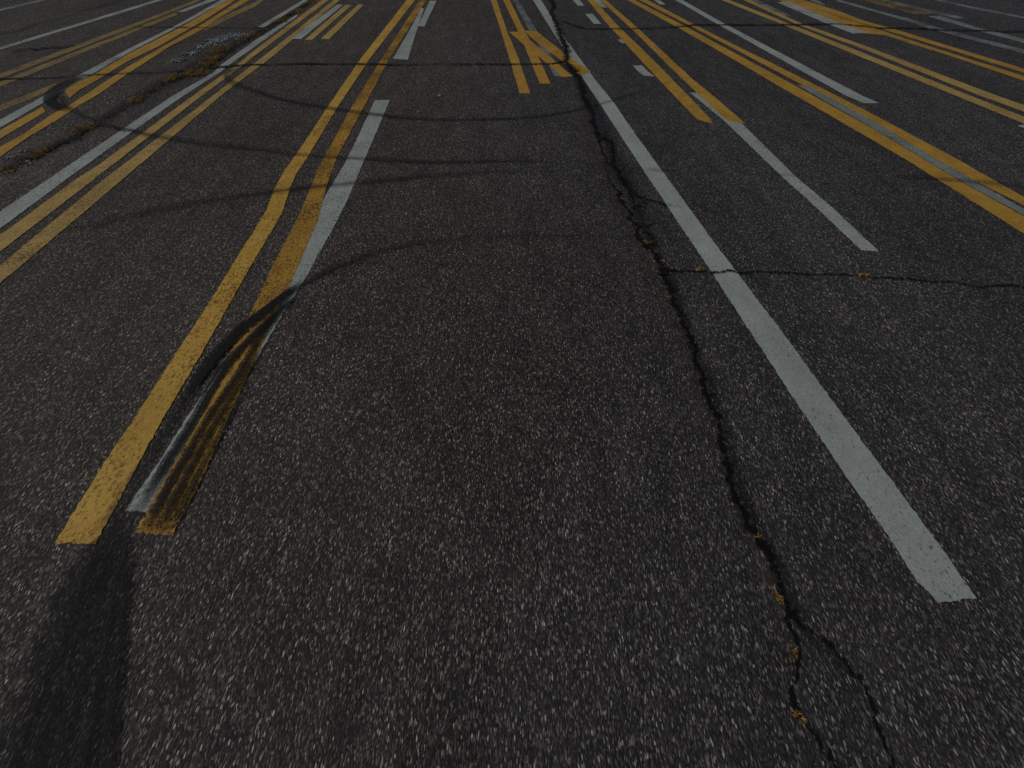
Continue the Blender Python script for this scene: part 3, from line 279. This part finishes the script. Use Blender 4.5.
# ------------------------------------------------------------------ helpers
def link(name, me, mat=None, parent=None):
    o = bpy.data.objects.new(name, me); col.objects.link(o)
    if mat is not None: me.materials.append(mat)
    if parent is not None: o.parent = parent
    return o
def tag(o, label=None, cat=None, group=None, kind=None):
    if label: o['label'] = label
    if cat: o['category'] = cat
    if group: o['group'] = group
    if kind: o['kind'] = kind
    return o

class NT:
    def __init__(s, m):
        m.use_nodes = True; s.t = m.node_tree; s.t.nodes.clear()
    def n(s, typ, ins=None, **kw):
        nd = s.t.nodes.new(typ)
        for k, v in kw.items(): setattr(nd, k, v)
        for k, v in (ins or {}).items():
            if isinstance(v, bpy.types.NodeSocket): s.t.links.new(v, nd.inputs[k])
            else: nd.inputs[k].default_value = v
        return nd
    def math(s, op, a, b=0.0, clamp=False):
        nd = s.n('ShaderNodeMath', {0: a, 1: b}, operation=op); nd.use_clamp = clamp; return nd.outputs[0]
    def maprange(s, v, a, b, c=0.0, d=1.0, smooth=False):
        return s.n('ShaderNodeMapRange', {'Value': v, 'From Min': a, 'From Max': b, 'To Min': c, 'To Max': d},
                   interpolation_type='SMOOTHSTEP' if smooth else 'LINEAR').outputs[0]
    def mix(s, f, a, b):
        nd = s.n('ShaderNodeMix', data_type='RGBA')
        for i, v in ((0, f), (6, a), (7, b)):
            if isinstance(v, bpy.types.NodeSocket): s.t.links.new(v, nd.inputs[i])
            else: nd.inputs[i].default_value = v
        return nd.outputs[2]
    def ramp(s, f, stops, interp='LINEAR'):
        nd = s.n('ShaderNodeValToRGB', {0: f}); cr = nd.color_ramp; cr.interpolation = interp
        while len(cr.elements) > 1: cr.elements.remove(cr.elements[-1])
        cr.elements[0].position, cr.elements[0].color = stops[0]
        for p, c in stops[1:]:
            e = cr.elements.new(p); e.color = c
        return nd.outputs[0]

ANG = math.atan2(ROAD_DIR[1], ROAD_DIR[0]) - math.pi / 2
def coords(s, stretch=1.0, turn=0.0):
    """ground position turned to the road's direction; the worn chips lie along it"""
    geo = s.n('ShaderNodeNewGeometry')
    return s.n('ShaderNodeMapping', {'Vector': geo.outputs['Position'], 'Rotation': (0, 0, -ANG - turn), 'Scale': (1, 1 / stretch, 1)}).outputs[0]

def c4(r, g, b): return (r, g, b, 1)

def chips(s, P):
    """rolled aggregate: pale, tan and grey stones set in dark bitumen; returns colour, height"""
    wob = s.n('ShaderNodeTexNoise', {'Vector': P, 'Scale': 110.0, 'Detail': 2.0}).outputs['Color']
    P2 = s.n('ShaderNodeVectorMath', {0: P, 1: s.n('ShaderNodeVectorMath', {0: wob, 1: (.006, .006, 0)}, operation='MULTIPLY').outputs[0]}, operation='ADD').outputs[0]
    out = None; hgt = None
    for sc, thr, soft, dens in ((182.0, .28, .36, 1.0), (290.0, .32, .36, 1.0)):
        v = s.n('ShaderNodeTexVoronoi', {'Vector': P2, 'Scale': sc, 'Randomness': 1.0}, voronoi_dimensions='2D')
        sep = s.n('ShaderNodeSeparateColor', {0: v.outputs['Color']})
        stone = s.maprange(v.outputs['Distance'], thr + soft, thr, 0, 1)
        tone = s.ramp(sep.outputs[0], [(0, c4(.019, .0185, .0205)), (.35, c4(.032, .0305, .0315)), (.64, c4(.055, .052, .050)),
                                       (.82, c4(.112, .104, .091)), (.93, c4(.215, .20, .17)), (.98, c4(.36, .35, .30)), (1, c4(.60, .59, .53))])
        hue = s.ramp(sep.outputs[1], [(0, c4(1.0, .97, .97)), (.5, c4(1, .98, .92)), (.8, c4(.90, .98, 1.06)), (.95, c4(1.10, .98, .84)), (1, c4(1.25, .98, .72))])
        tn = s.n('ShaderNodeMix', {0: 1.0, 6: tone, 7: hue}, data_type='RGBA', blend_type='MULTIPLY').outputs[2]
        if out is None: out, hgt, st0 = tn, stone, stone
        else:
            bit = s.mix(stone, c4(.018, .0175, .0205), tn)
            out = s.mix(st0, bit, out)
            hgt = s.math('MAXIMUM', st0, s.math('MULTIPLY', stone, .6))
    return out, hgt

def asphalt_mat():
    m = bpy.data.materials.new('asphalt'); s = NT(m)
    P = coords(s, 2.9, R(20))
    cc, h = chips(s, P)
    # worn polish and dust in large soft patches
    big = s.n('ShaderNodeTexNoise', {'Vector': P, 'Scale': .55, 'Detail': 4.0, 'Roughness': .55}).outputs['Fac']
    mid = s.n('ShaderNodeTexNoise', {'Vector': P, 'Scale': 5.0, 'Detail': 5.0, 'Roughness': .65}).outputs['Fac']
    amt = s.math('MULTIPLY', s.maprange(big, .3, .7, .78, 1.22), s.maprange(mid, .3, .7, .74, 1.26))
    col_ = s.n('ShaderNodeVectorMath', {0: cc, 'Scale': amt}, operation='SCALE').outputs[0]
    # two paving passes meet at the main crack: the near-left one is browner and dustier
    geo = s.n('ShaderNodeNewGeometry'); sx = s.n('ShaderNodeSeparateXYZ', {0: geo.outputs['Position']})
    (x0, y0), (x1, y1) = SEAM
    ex = s.math('SUBTRACT', sx.outputs[0], s.math('ADD', s.math('MULTIPLY', s.math('SUBTRACT', sx.outputs[1], y0), (x1 - x0) / (y1 - y0)), x0))
    side = s.maprange(s.math('ADD', ex, s.maprange(big, .3, .7, -1.2, 1.2)), -2.6, .3, 0, 1, True)
    tint = s.mix(side, c4(*TINT_L), c4(*TINT_R))
    dusty = s.n('ShaderNodeTexNoise', {'Vector': P, 'Scale': 1.3, 'Detail': 5.0, 'Roughness': .7}).outputs['Fac']
    dust = s.math('MULTIPLY', s.maprange(dusty, .42, .75, 0, .26, True), s.math('SUBTRACT', 1.0, s.math('MULTIPLY', side, .6)))
    cc2 = s.n('ShaderNodeMix', {0: 1.0, 6: col_, 7: tint}, data_type='RGBA', blend_type='MULTIPLY').outputs[2]
    cc3 = s.mix(dust, cc2, c4(.075, .062, .046))
    ht = s.math('ADD', h, s.math('MULTIPLY', s.n('ShaderNodeTexNoise', {'Vector': P, 'Scale': 260.0, 'Detail': 2.0}).outputs['Fac'], .4))
    b = s.n('ShaderNodeBump', {'Strength': .55, 'Distance': .003, 'Height': ht})
    p = s.n('ShaderNodeBsdfPrincipled', {'Base Color': cc3, 'Roughness': .88, 'Specular IOR Level': .25, 'Normal': b.outputs[0]})
    s.n('ShaderNodeOutputMaterial', {0: p.outputs[0]})
    return m
TINT_L = (1.24, 1.12, 1.04); TINT_R = (1.00, .955, 1.03)

def paint_mat(name, c, c_low, spot, wear):
    """road paint: mottled film, pocked where the stones stick through, holes show the asphalt"""
    m = bpy.data.materials.new(name); s = NT(m)
    P = coords(s, 1.3)
    mot = s.n('ShaderNodeTexNoise', {'Vector': P, 'Scale': 7.0, 'Detail': 6.0, 'Roughness': .65}).outputs['Fac']
    fine = s.n('ShaderNodeTexNoise', {'Vector': P, 'Scale': 95.0, 'Detail': 3.0, 'Roughness': .6}).outputs['Fac']
    base = s.mix(s.maprange(mot, .32, .68, 0, 1), c4(*c_low), c4(*c))
    base = s.n('ShaderNodeVectorMath', {0: base, 'Scale': s.maprange(fine, .3, .7, .80, 1.14)}, operation='SCALE').outputs[0]
    wide = s.n('ShaderNodeTexNoise', {'Vector': P, 'Scale': 1.1, 'Detail': 5.0, 'Roughness': .7}).outputs['Fac']
    base = s.n('ShaderNodeVectorMath', {0: base, 'Scale': s.maprange(wide, .35, .65, .84, 1.10)}, operation='SCALE').outputs[0]
    patch = s.n('ShaderNodeTexNoise', {'Vector': P, 'Scale': 2.3, 'Detail': 4.0, 'Roughness': .6}).outputs['Fac']
    sp = s.n('ShaderNodeTexNoise', {'Vector': P, 'Scale': 55.0, 'Detail': 4.0, 'Roughness': .7}).outputs['Fac']
    spm = s.maprange(s.math('ADD', sp, s.math('MULTIPLY', patch, .30)), .755 - wear * .45, .83 - wear * .45, 0, .9)
    base = s.mix(spm, base, c4(*spot))
    # holes: pits between the stones
    hol = s.n('ShaderNodeTexNoise', {'Vector': P, 'Scale': 120.0, 'Detail': 3.0, 'Roughness': .65}).outputs['Fac']
    hm = s.math('ADD', hol, s.math('MULTIPLY', patch, .55))
    a = s.maprange(hm, 1.06 - .62 * wear ** .75, 1.13 - .62 * wear ** .75, 1, 0)
    v = s.n('ShaderNodeTexVoronoi', {'Vector': P, 'Scale': 95.0}, voronoi_dimensions='2D').outputs['Distance']
    b = s.n('ShaderNodeBump', {'Strength': .35, 'Distance': .002, 'Height': s.math('ADD', v, fine)})
    p = s.n('ShaderNodeBsdfPrincipled', {'Base Color': base, 'Roughness': .75, 'Specular IOR Level': .3, 'Normal': b.outputs[0], 'Alpha': a})
    s.n('ShaderNodeOutputMaterial', {0: p.outputs[0]})
    return m

def band_mat(name, c, strength, stretch_u, edge=.5, grain=60.0, lo=.38, hi=.62, vfade=.05, thin=False, cover=0.0):
    """rubber, tar or soil film: UV x runs across the band, UV y runs along it in metres"""
    m = bpy.data.materials.new(name); s = NT(m)
    P = coords(s, 1.3)
    uv = s.n('ShaderNodeUVMap').outputs[0]; su = s.n('ShaderNodeSeparateXYZ', {0: uv})
    u = s.math('ABSOLUTE', s.math('SUBTRACT', s.math('MULTIPLY', su.outputs[0], 2.0), 1.0))
    rag = s.n('ShaderNodeTexNoise', {'Vector': P, 'Scale': 28.0, 'Detail': 4.0, 'Roughness': .7}).outputs['Fac']
    prof = s.maprange(s.math('ADD', u, s.maprange(rag, .3, .7, -.22, .22)), 1.0, 1.0 - edge, 0, 1, True)
    st = s.n('ShaderNodeMapping', {'Vector': uv, 'Scale': (stretch_u, .8, 1)}).outputs[0]
    streak = s.n('ShaderNodeTexNoise', {'Vector': st, 'Scale': 1.0, 'Detail': 3.0, 'Roughness': .55}).outputs['Fac']
    gr = s.n('ShaderNodeTexNoise', {'Vector': P, 'Scale': grain, 'Detail': 3.0, 'Roughness': .65}).outputs['Fac']
    t = s.math('ADD', s.math('MULTIPLY', streak, .5), s.math('MULTIPLY', gr, .5))
    al = s.math('MULTIPLY', s.maprange(t, lo, hi, cover, 1), prof)
    ends = s.n('ShaderNodeAttribute', attribute_name='fade').outputs['Fac']
    al = s.math('MULTIPLY', s.math('MULTIPLY', al, ends), strength, True)
    p = s.n('ShaderNodeBsdfPrincipled', {'Base Color': c4(*c), 'Roughness': .8, 'Specular IOR Level': .2, 'Alpha': al})
    s.n('ShaderNodeOutputMaterial', {0: p.outputs[0]})
    return m

def island_mat(name, stops, rough=.8, trans=False):
    m = bpy.data.materials.new(name); s = NT(m)
    geo = s.n('ShaderNodeNewGeometry')
    cc = s.ramp(geo.outputs['Random Per Island'], stops)
    p = s.n('ShaderNodeBsdfPrincipled', {'Base Color': cc, 'Roughness': rough, 'Specular IOR Level': .25})
    s.n('ShaderNodeOutputMaterial', {0: p.outputs[0]})
    return m

# ------------------------------------------------------------------ flat shapes
def densify(pts, step):
    out = []
    for a, b in zip(pts, pts[1:]):
        d = math.dist(a[:2], b[:2]); n = max(1, int(d / step))
        for i in range(n):
            t = i / n; out.append(tuple(a[k] + (b[k] - a[k]) * t for k in range(len(a))))
    out.append(tuple(pts[-1])); return out
def smooth(pts):
    """Catmull-Rom through the traced points"""
    if len(pts) < 3: return list(pts)
    out = []
    q = [pts[0]] + list(pts) + [pts[-1]]
    for i in range(1, len(q) - 2):
        p0, p1, p2, p3 = q[i - 1:i + 3]
        for k in range(6):
            t = k / 6
            out.append(tuple(.5 * (2 * b + (c - a) * t + (2 * a - 5 * b + 4 * c - d) * t * t + (3 * b - a - 3 * c + d) * t ** 3) for a, b, c, d in zip(p0, p1, p2, p3)))
    out.append(tuple(pts[-1])); return out

def jag(p, amp):
    x, y = p[0], p[1]
    n1 = noise.noise(Vector((x * 55, y * 38, 3.1))); n2 = noise.noise(Vector((x * 55, y * 38, 9.7)))
    m1 = noise.noise(Vector((x * 2.3, y * 2.3, 5.1)))
    n1 += .75 * noise.noise(Vector((x * 150, y * 110, 6.1))); n2 += .75 * noise.noise(Vector((x * 150, y * 110, 1.7)))
    return (x + n1 * amp + m1 * amp * .8, y + n2 * amp)

def stripe_mesh(name, L, Rr, z, mat, parent=None, amp=.006):
    """one painted stripe: ladder between its two traced edges, film 1 mm thick at the rim"""
    n = 0
    def param(E):
        d = [0]
        for a, b in zip(E, E[1:]): d.append(d[-1] + math.dist(a, b))
        return d
    dl, dr = param(L), param(Rr)
    # common parameters: length fractions of every traced point on both edges would twist the ladder,
    # so the stripe is filled as one polygon with densified ragged edges instead
    A = [jag(p, amp) for p in densify(L, .007)]
    B = [jag(p, amp) for p in densify(Rr, .007)]
    e1 = [jag(p, amp) for p in densify([L[-1], Rr[-1]], .007)][1:-1]
    e0 = [jag(p, amp) for p in densify([Rr[0], L[0]], .007)][1:-1]
    ring = A + e1 + B[::-1] + e0
    from mathutils.geometry import tessellate_polygon
    vs = [Vector((x, y, 0)) for x, y in ring]
    tris = tessellate_polygon([vs])
    N = len(vs)
    verts = [(v.x, v.y, z) for v in vs] + [(v.x, v.y, z - .0009) for v in vs]
    faces = []
    for t in tris:
        a, b, c = [vs[i] for i in t]
        faces.append(tuple(t) if (b - a).cross(c - a).z > 0 else tuple(reversed(t)))
    area = sum(vs[i].x * vs[(i + 1) % N].y - vs[(i + 1) % N].x * vs[i].y for i in range(N))
    for i in range(N):
        j = (i + 1) % N
        faces.append((i, N + i, N + j, j) if area > 0 else (i, j, N + j, N + i))
    me = bpy.data.meshes.new(name); me.from_pydata(verts, [], faces); me.update()
    return link(name, me, mat, parent)

def band_mesh(name, lines_, z, mat, parent=None, wob=0.0, wobf=20.0, step=.03, fade=(.3, .3), do_smooth=True, wj=0.0, cross=4):
    bm = bmesh.new(); uvl = bm.loops.layers.uv.new('UVMap'); fl = bm.verts.layers.float.new('fade')
    for li, pts in enumerate(lines_):
        P = densify(smooth(pts) if do_smooth else list(pts), step)
        tot = sum(math.dist(a[:2], b[:2]) for a, b in zip(P, P[1:])); run = 0; rows = []
        for i, p in enumerate(P):
            a, b = P[max(0, i - 1)], P[min(len(P) - 1, i + 1)]
            if i: run += math.dist(P[i - 1][:2], p[:2])
            dx, dy = b[0] - a[0], b[1] - a[1]; l = math.hypot(dx, dy) or 1
            nx, ny = -dy / l, dx / l
            w = max(.0005, p[2]) * (1 + wj * noise.noise(Vector((run * 60, li * 7.3, 1.7))) * 1.6)
            o = wob * noise.noise(Vector((run * wobf, li * 3.1, 4.4))) + wob * .6 * noise.noise(Vector((run * wobf * 7, li * 3.1, 2.4))) + wob * .5 * noise.noise(Vector((run * wobf * 2.7, li * 3.1, 8.4)))
            f = min(1, run / max(fade[0], 1e-4), (tot - run) / max(fade[1], 1e-4)) if tot > 0 else 1
            row = []
            for k in range(cross + 1):
                u = k / cross; q = (u * 2 - 1) * w + o
                v = bm.verts.new((p[0] + nx * q, p[1] + ny * q, z + li * .00015)); v[fl] = max(0, f); row.append((v, u, run))
            rows.append(row)
        for r0, r1 in zip(rows, rows[1:]):
            for k in range(cross):
                q = (r0[k + 1], r0[k], r1[k], r1[k + 1])
                try: fc = bm.faces.new([t[0] for t in q])
                except ValueError: continue
                for lp, t in zip(fc.loops, q): lp[uvl].uv = (t[1], t[2] + li * 3.7)
    bmesh.ops.recalc_face_normals(bm, faces=bm.faces)
    me = bpy.data.meshes.new(name); bm.to_mesh(me); bm.free()
    if me.polygons and me.polygons[0].normal.z < 0: me.flip_normals()
    return link(name, me, mat, parent)

# ------------------------------------------------------------------ materials
M = {}
M['asphalt'] = asphalt_mat()
def paint(kind, wear):
    key = f'{kind}_{wear}'
    if key in M: return M[key]
    c, cl, sp = {
        'white': ((.47, .505, .45), (.385, .42, .375), (.12, .13, .125)),
        'gold': ((.74, .455, .085), (.60, .335, .045), (.27, .115, .016)),
        'dim_white': ((.31, .35, .32), (.22, .25, .23), (.08, .085, .085)),
        'yellow': ((.63, .365, .050), (.48, .255, .034), (.22, .09, .014)),
        'pale_yellow': ((.58, .39, .115), (.46, .30, .08), (.19, .105, .03)),
        'faint_yellow': ((.45, .295, .085), (.24, .165, .065), (.08, .06, .04)),
    }[kind]
    M[key] = paint_mat('road_paint_' + key.replace('.', '_'), c, cl, sp, wear)
    return M[key]
M['smear'] = band_mat('rubber_smear', (.012, .012, .016), 1, 5, edge=.75, grain=70, lo=.36, hi=.60, cover=.12)
M['arc'] = band_mat('rubber_arc', (.014, .013, .018), 1, 4, edge=1.0, grain=85, lo=.40, hi=.58, cover=.12)
M['black'] = band_mat('rubber_black', (.0075, .0075, .009), 1, 6, edge=.35, grain=110, lo=.36, hi=.50, cover=.25)
M['worn'] = band_mat('rubber_worn', (.011, .009, .007), 1, 7, edge=.45, grain=110, lo=.37, hi=.50, cover=.15)
M['film'] = band_mat('rubber_film', (.008, .008, .015), 1, 14, edge=.25, grain=70, lo=.36, hi=.60, cover=.40)
M['brown'] = band_mat('rubbed_paint', (.060, .028, .006), 1, 6, edge=.8, grain=90, lo=.40, hi=.56, cover=.25)
M['soil'] = band_mat('soil', (.085, .055, .026), .5, 3, edge=.95, grain=45, lo=.44, hi=.68)
M['tar'] = band_mat('tar', (.016, .016, .023), .5, 3, edge=.9, grain=30, lo=.36, hi=.58, cover=.15)
M['crack'] = band_mat('crack_dark', (.006, .0055, .005), 1, 2, edge=.75, grain=55, lo=.36, hi=.48, cover=.3)
M['crack_soft'] = band_mat('crack_soft', (.008, .007, .006), .7, 2, edge=.8, grain=25, lo=.42, hi=.58)
M['crack_weedy'] = band_mat('crack_weedy', (.010, .008, .006), .9, 2, edge=.7, grain=25, lo=.40, hi=.54)
M['grass'] = island_mat('dry_grass', [(0, c4(.09, .045, .013)), (.3, c4(.24, .125, .024)), (.65, c4(.44, .25, .045)), (1, c4(.60, .42, .15))])
M['weed'] = island_mat('golden_weed', [(0, c4(.16, .08, .012)), (.4, c4(.36, .19, .03)), (.8, c4(.52, .29, .05)), (1, c4(.6, .42, .12))])
M['white_stone'] = island_mat('white_stone', [(0, c4(.09, .09, .095)), (.5, c4(.20, .215, .21)), (1, c4(.48, .50, .48))])
M['thatch'] = island_mat('thatch', [(0, c4(.05, .028, .012)), (1, c4(.07, .04, .016))])
M['brown_stone'] = island_mat('brown_stone', [(0, c4(.02, .017, .015)), (.5, c4(.075, .055, .035)), (.85, c4(.17, .12, .06)), (1, c4(.3, .25, .16))])
M['leaf'] = island_mat('pale_leaf', [(0, c4(.5, .42, .25)), (1, c4(.6, .52, .3))])

# ------------------------------------------------------------------ ground
def ground():
    bm = bmesh.new(); bmesh.ops.create_grid(bm, x_segments=60, y_segments=60, size=400)
    me = bpy.data.meshes.new('asphalt_ground'); bm.to_mesh(me); bm.free()
    o = link('asphalt_ground', me, M['asphalt'])
    tag(o, 'dark worn asphalt lot with pale stone chips', kind='structure')
ground()

# ------------------------------------------------------------------ soil and tar along the cracks
for i, (nm, lab, mt, pts) in enumerate(BANDS):
    tag(band_mesh(nm, [pts], .0006 + .0005 * i, M[mt], fade=(.5, .3)), lab, kind='stuff')

# ------------------------------------------------------------------ painted lines
LAYER = .0018; STEP = .0004
lid = 0
for (lab, grp, mt, wear, layer, L, Rr) in LINES:
    lid += 1
    nm = 'yellow_line' if 'yellow' in mt else ('white_dash' if grp else 'white_line')
    o = stripe_mesh(nm, L, Rr, LAYER + STEP * layer + .00001 * lid, paint(mt, wear))
    tag(o, lab, 'road line', grp)
DOUBLE_EXTRA = {}
for (lab, mt, wear, layer, ss) in DOUBLES:
    x = sum(p[0] for p in ss[0][0]) / len(ss[0][0]); y = sum(p[1] for p in ss[0][0]) / len(ss[0][0])
    e = bpy.data.objects.new('double_yellow_line', None); col.objects.link(e)
    tag(e, lab, 'double line')
    for k, (L, Rr) in enumerate(ss):
        w = wear
        if lab.startswith('bright yellow double line that bends'): w = (.14, .26)[k]; mt = ('gold', 'yellow')[k]
        stripe_mesh('stripe', L, Rr, LAYER + STEP * layer + .00012 * k, paint(mt, w), e)

# ------------------------------------------------------------------ tyre marks
Z = .0070
for i, (lab, ss) in enumerate(SKIDS):
    e = None
    if len(ss) > 1:
        e = bpy.data.objects.new('tyre_mark', None); col.objects.link(e)
        tag(e, lab, 'tyre mark', 'tyre marks on the asphalt')
    for k, (kind, al, pts) in enumerate(ss):
        key = (kind, al)
        if key not in M:
            mm = M[kind].copy(); M[key] = mm
            for nd in mm.node_tree.nodes:   # the strength of this streak
                if nd.type == 'MATH' and nd.operation == 'MULTIPLY' and nd.use_clamp: nd.inputs[1].default_value = al
        o = band_mesh('rubber_streak' if e else 'tyre_mark', [pts], Z + .0004 * k + .0024 * i if i < 1 else Z + .0022 + .0004 * k + .0008 * i, M[key], e, fade={'black': (.12, .25), 'worn': (.15, .1), 'smear': (.4, .1), 'film': (.12, .02), 'brown': (.2, .02), 'arc': ((1.4, .15), (.25, 3.2), (.2, .8), (.7, 1.5))[i]}[kind], wj=.2 if kind == 'arc' else 0)
        if e is None: tag(o, lab, 'tyre mark', 'tyre marks on the asphalt')

# ------------------------------------------------------------------ cracks
for i, (lab, kind, ls) in enumerate(CRACKS):
    mt, wob, wj = {'wide': ('crack', .022 , 1.2), 'thin': ('crack', .010, .8), 'hair': ('crack_soft', .010, .8),
                   'seam': ('crack_soft', .02, .6), 'weedy': ('crack_weedy', .03, .8)}[kind]
    o = band_mesh('pavement_crack', ls, .0130 + .0004 * i, M[mt], wob=wob, wobf=9, step=.008, fade=(.02, .02), do_smooth=False, wj=wj, cross=2)
    tag(o, lab, 'crack')

# ------------------------------------------------------------------ grass and weeds
def tuft(x, y, w, d, n, h, lab, mat, name):
    rnd = random.Random(int(x * 1000) + int(y * 777))
    vs, fs = [], []
    ca, sa = math.cos(ANG + math.pi / 2), math.sin(ANG + math.pi / 2)
    for i in range(n):
        r = math.sqrt(rnd.random()); a = rnd.random() * 2 * math.pi
        r *= .55 + .45 * rnd.random()
        bx, by = x + math.cos(a) * r * w, y + math.sin(a) * r * d
        if noise.noise(Vector((bx * 11, by * 11, 2.2))) < (-.3 if y > 9 else -.02 if d > .1 else -.15): continue
        az = rnd.random() * 2 * math.pi; L = h * rnd.uniform(.4, 1.3) * (1.1 - .5 * r); wd = rnd.uniform(.0012, .0028)
        lean = rnd.uniform(1.0, 1.56) if 'weed' in name else rnd.uniform(.3, 1.5); px, py = -math.sin(az), math.cos(az)
        b0 = len(vs); K = 3
        for k in range(K + 1):
            t = k / K; th = lean * t ** .7
            rr = L * t * math.sin(th); zz = L * t * math.cos(th) + .001
            ww = wd * (1 - t * .85)
            cx, cy = bx + math.cos(az) * rr, by + math.sin(az) * rr
            vs.append((cx + px * ww, cy + py * ww, zz)); vs.append((cx - px * ww, cy - py * ww, zz + .0004))
            if k: fs.append((b0 + 2 * k - 2, b0 + 2 * k - 1, b0 + 2 * k + 1, b0 + 2 * k))
    nf = len(fs); b0 = len(vs); vs.append((x, y, .004)); NS = 22      # low mat of matted dead stems the blades grow from
    for k in range(NS):
        a = k / NS * 2 * math.pi; q = rnd.uniform(.55, .95); vs.append((x + math.cos(a) * w * q * .6, y + math.sin(a) * d * q * .6, .0005))
    for k in range(NS): fs.append((b0, b0 + 1 + k, b0 + 1 + (k + 1) % NS))
    me = bpy.data.meshes.new(name); me.from_pydata([(a - x, b - y, c) for a, b, c in vs], [], fs); me.update()
    o = link(name, me, mat); me.materials.append(M['thatch'])
    for pgn in me.polygons[nf:]: pgn.material_index = 1
    o.location = (x, y, .006)
    tag(o, lab, 'grass', 'dry grass in the cracks')
for (x, y, w, d, n, h, lab) in TUFTS:
    weed = 'golden' in lab or 'sprout' in lab
    tuft(x, y, w, d, int(n * (1 if weed else 2.4)), h * (1 if weed else .8), lab, M['weed' if weed else 'grass'], 'weed_tuft' if weed else 'grass_tuft')

# ------------------------------------------------------------------ loose stones
ICO = bmesh.new(); bmesh.ops.create_icosphere(ICO, subdivisions=1, radius=1)
ICO_V = [v.co.copy() for v in ICO.verts]; ICO_F = [[v.index for v in f.verts] for f in ICO.faces]; ICO.free()
for (nm, lab, mt, blobs, size) in GRAVEL:
    rnd = random.Random(len(lab)); vs, fs = [], []
    for (x, y, a, b, n) in blobs:
        for i in range(n):
            X, Y = rnd.gauss(x, a * .55), rnd.gauss(y, b * .55); s_ = size * rnd.uniform(.45, 1.2) * rnd.uniform(.7, 1.1)
            rot = rnd.random() * 6.28; c, sn = math.cos(rot), math.sin(rot); ex, ey, ez = rnd.uniform(.7, 1.3), rnd.uniform(.6, 1), rnd.uniform(.35, .6)
            b0 = len(vs)
            for v in ICO_V:
                k = s_ * rnd.uniform(.8, 1.12); px, py = v.x * ex * k, v.y * ey * k
                vs.append((X + px * c - py * sn, Y + px * sn + py * c, .003 + (v.z * .8 + .55) * ez * s_))
            fs += [[b0 + q for q in f] for f in ICO_F]
    me = bpy.data.meshes.new(nm); me.from_pydata(vs, [], fs); me.update()
    tag(link(nm, me, M[mt]), lab, kind='stuff')

# a single pale fallen leaf in the middle lane
lf = [(0, -.035, .008), (.016, -.012, .012), (.014, .012, .02), (0, .035, .012), (-.016, .014, .018), (-.014, -.012, .010)]
bm = bmesh.new(); vv = [bm.verts.new(p) for p in lf]; bm.faces.new(vv)
bmesh.ops.extrude_face_region(bm, geom=list(bm.faces))
for v in bm.verts[6:] if False else []: pass
me = bpy.data.meshes.new('fallen_leaf'); bm.to_mesh(me); bm.free()
o = link('fallen_leaf', me, M['leaf']); o.location = (LEAF[0], LEAF[1], .002); o.rotation_euler = (0, 0, R(55))
md = o.modifiers.new('thick', 'SOLIDIFY'); md.thickness = .001
tag(o, 'small pale dry leaf lying alone on the bare asphalt', 'leaf')

# ------------------------------------------------------------------ light
SUN_EL, SUN_AZ = R(40), R(-105)     # azimuth measured from +y towards +x: the sun stands to the left, a little behind
w = bpy.data.worlds.new('World'); bpy.context.scene.world = w; w.use_nodes = True
t = w.node_tree; t.nodes.clear()
sky = t.nodes.new('ShaderNodeTexSky'); sky.sky_type = 'NISHITA'; sky.sun_disc = False
sky.sun_elevation = SUN_EL; sky.sun_rotation = SUN_AZ
bg = t.nodes.new('ShaderNodeBackground'); bg.inputs[1].default_value = .08
wo = t.nodes.new('ShaderNodeOutputWorld'); t.links.new(sky.outputs[0], bg.inputs[0]); t.links.new(bg.outputs[0], wo.inputs[0])
sd = bpy.data.lights.new('sun', 'SUN'); sd.energy = 3.2; sd.angle = R(.53); sd.color = (1, .95, .88)
so = bpy.data.objects.new('sun', sd); col.objects.link(so)
dirv = Vector((math.sin(SUN_AZ) * math.cos(SUN_EL), math.cos(SUN_AZ) * math.cos(SUN_EL), math.sin(SUN_EL)))
so.rotation_euler = dirv.to_track_quat('Z', 'Y').to_euler(); so.location = dirv * 30

# ------------------------------------------------------------------ camera
cd = bpy.data.cameras.new('camera'); cd.sensor_fit = 'HORIZONTAL'; cd.sensor_width = 36; cd.lens = 300 / 1024 * 36
cd.clip_start = .05; cd.clip_end = 2000
co = bpy.data.objects.new('camera', cd); col.objects.link(co)
co.location = (0, 0, 1.5); co.rotation_euler = (R(90) - math.atan2(509, 300), 0, 0)
sc = bpy.context.scene; sc.camera = co
sc.render.resolution_x, sc.render.resolution_y = 1024, 768
sc.cycles.use_denoising = False; sc.cycles.transparent_max_bounces = 24; sc.cycles.max_bounces = 4
vs_ = sc.view_settings; vs_.view_transform = 'Standard'; vs_.look = 'None'; vs_.gamma = 1; vs_.use_curve_mapping = False
vs_.exposure = -1.52
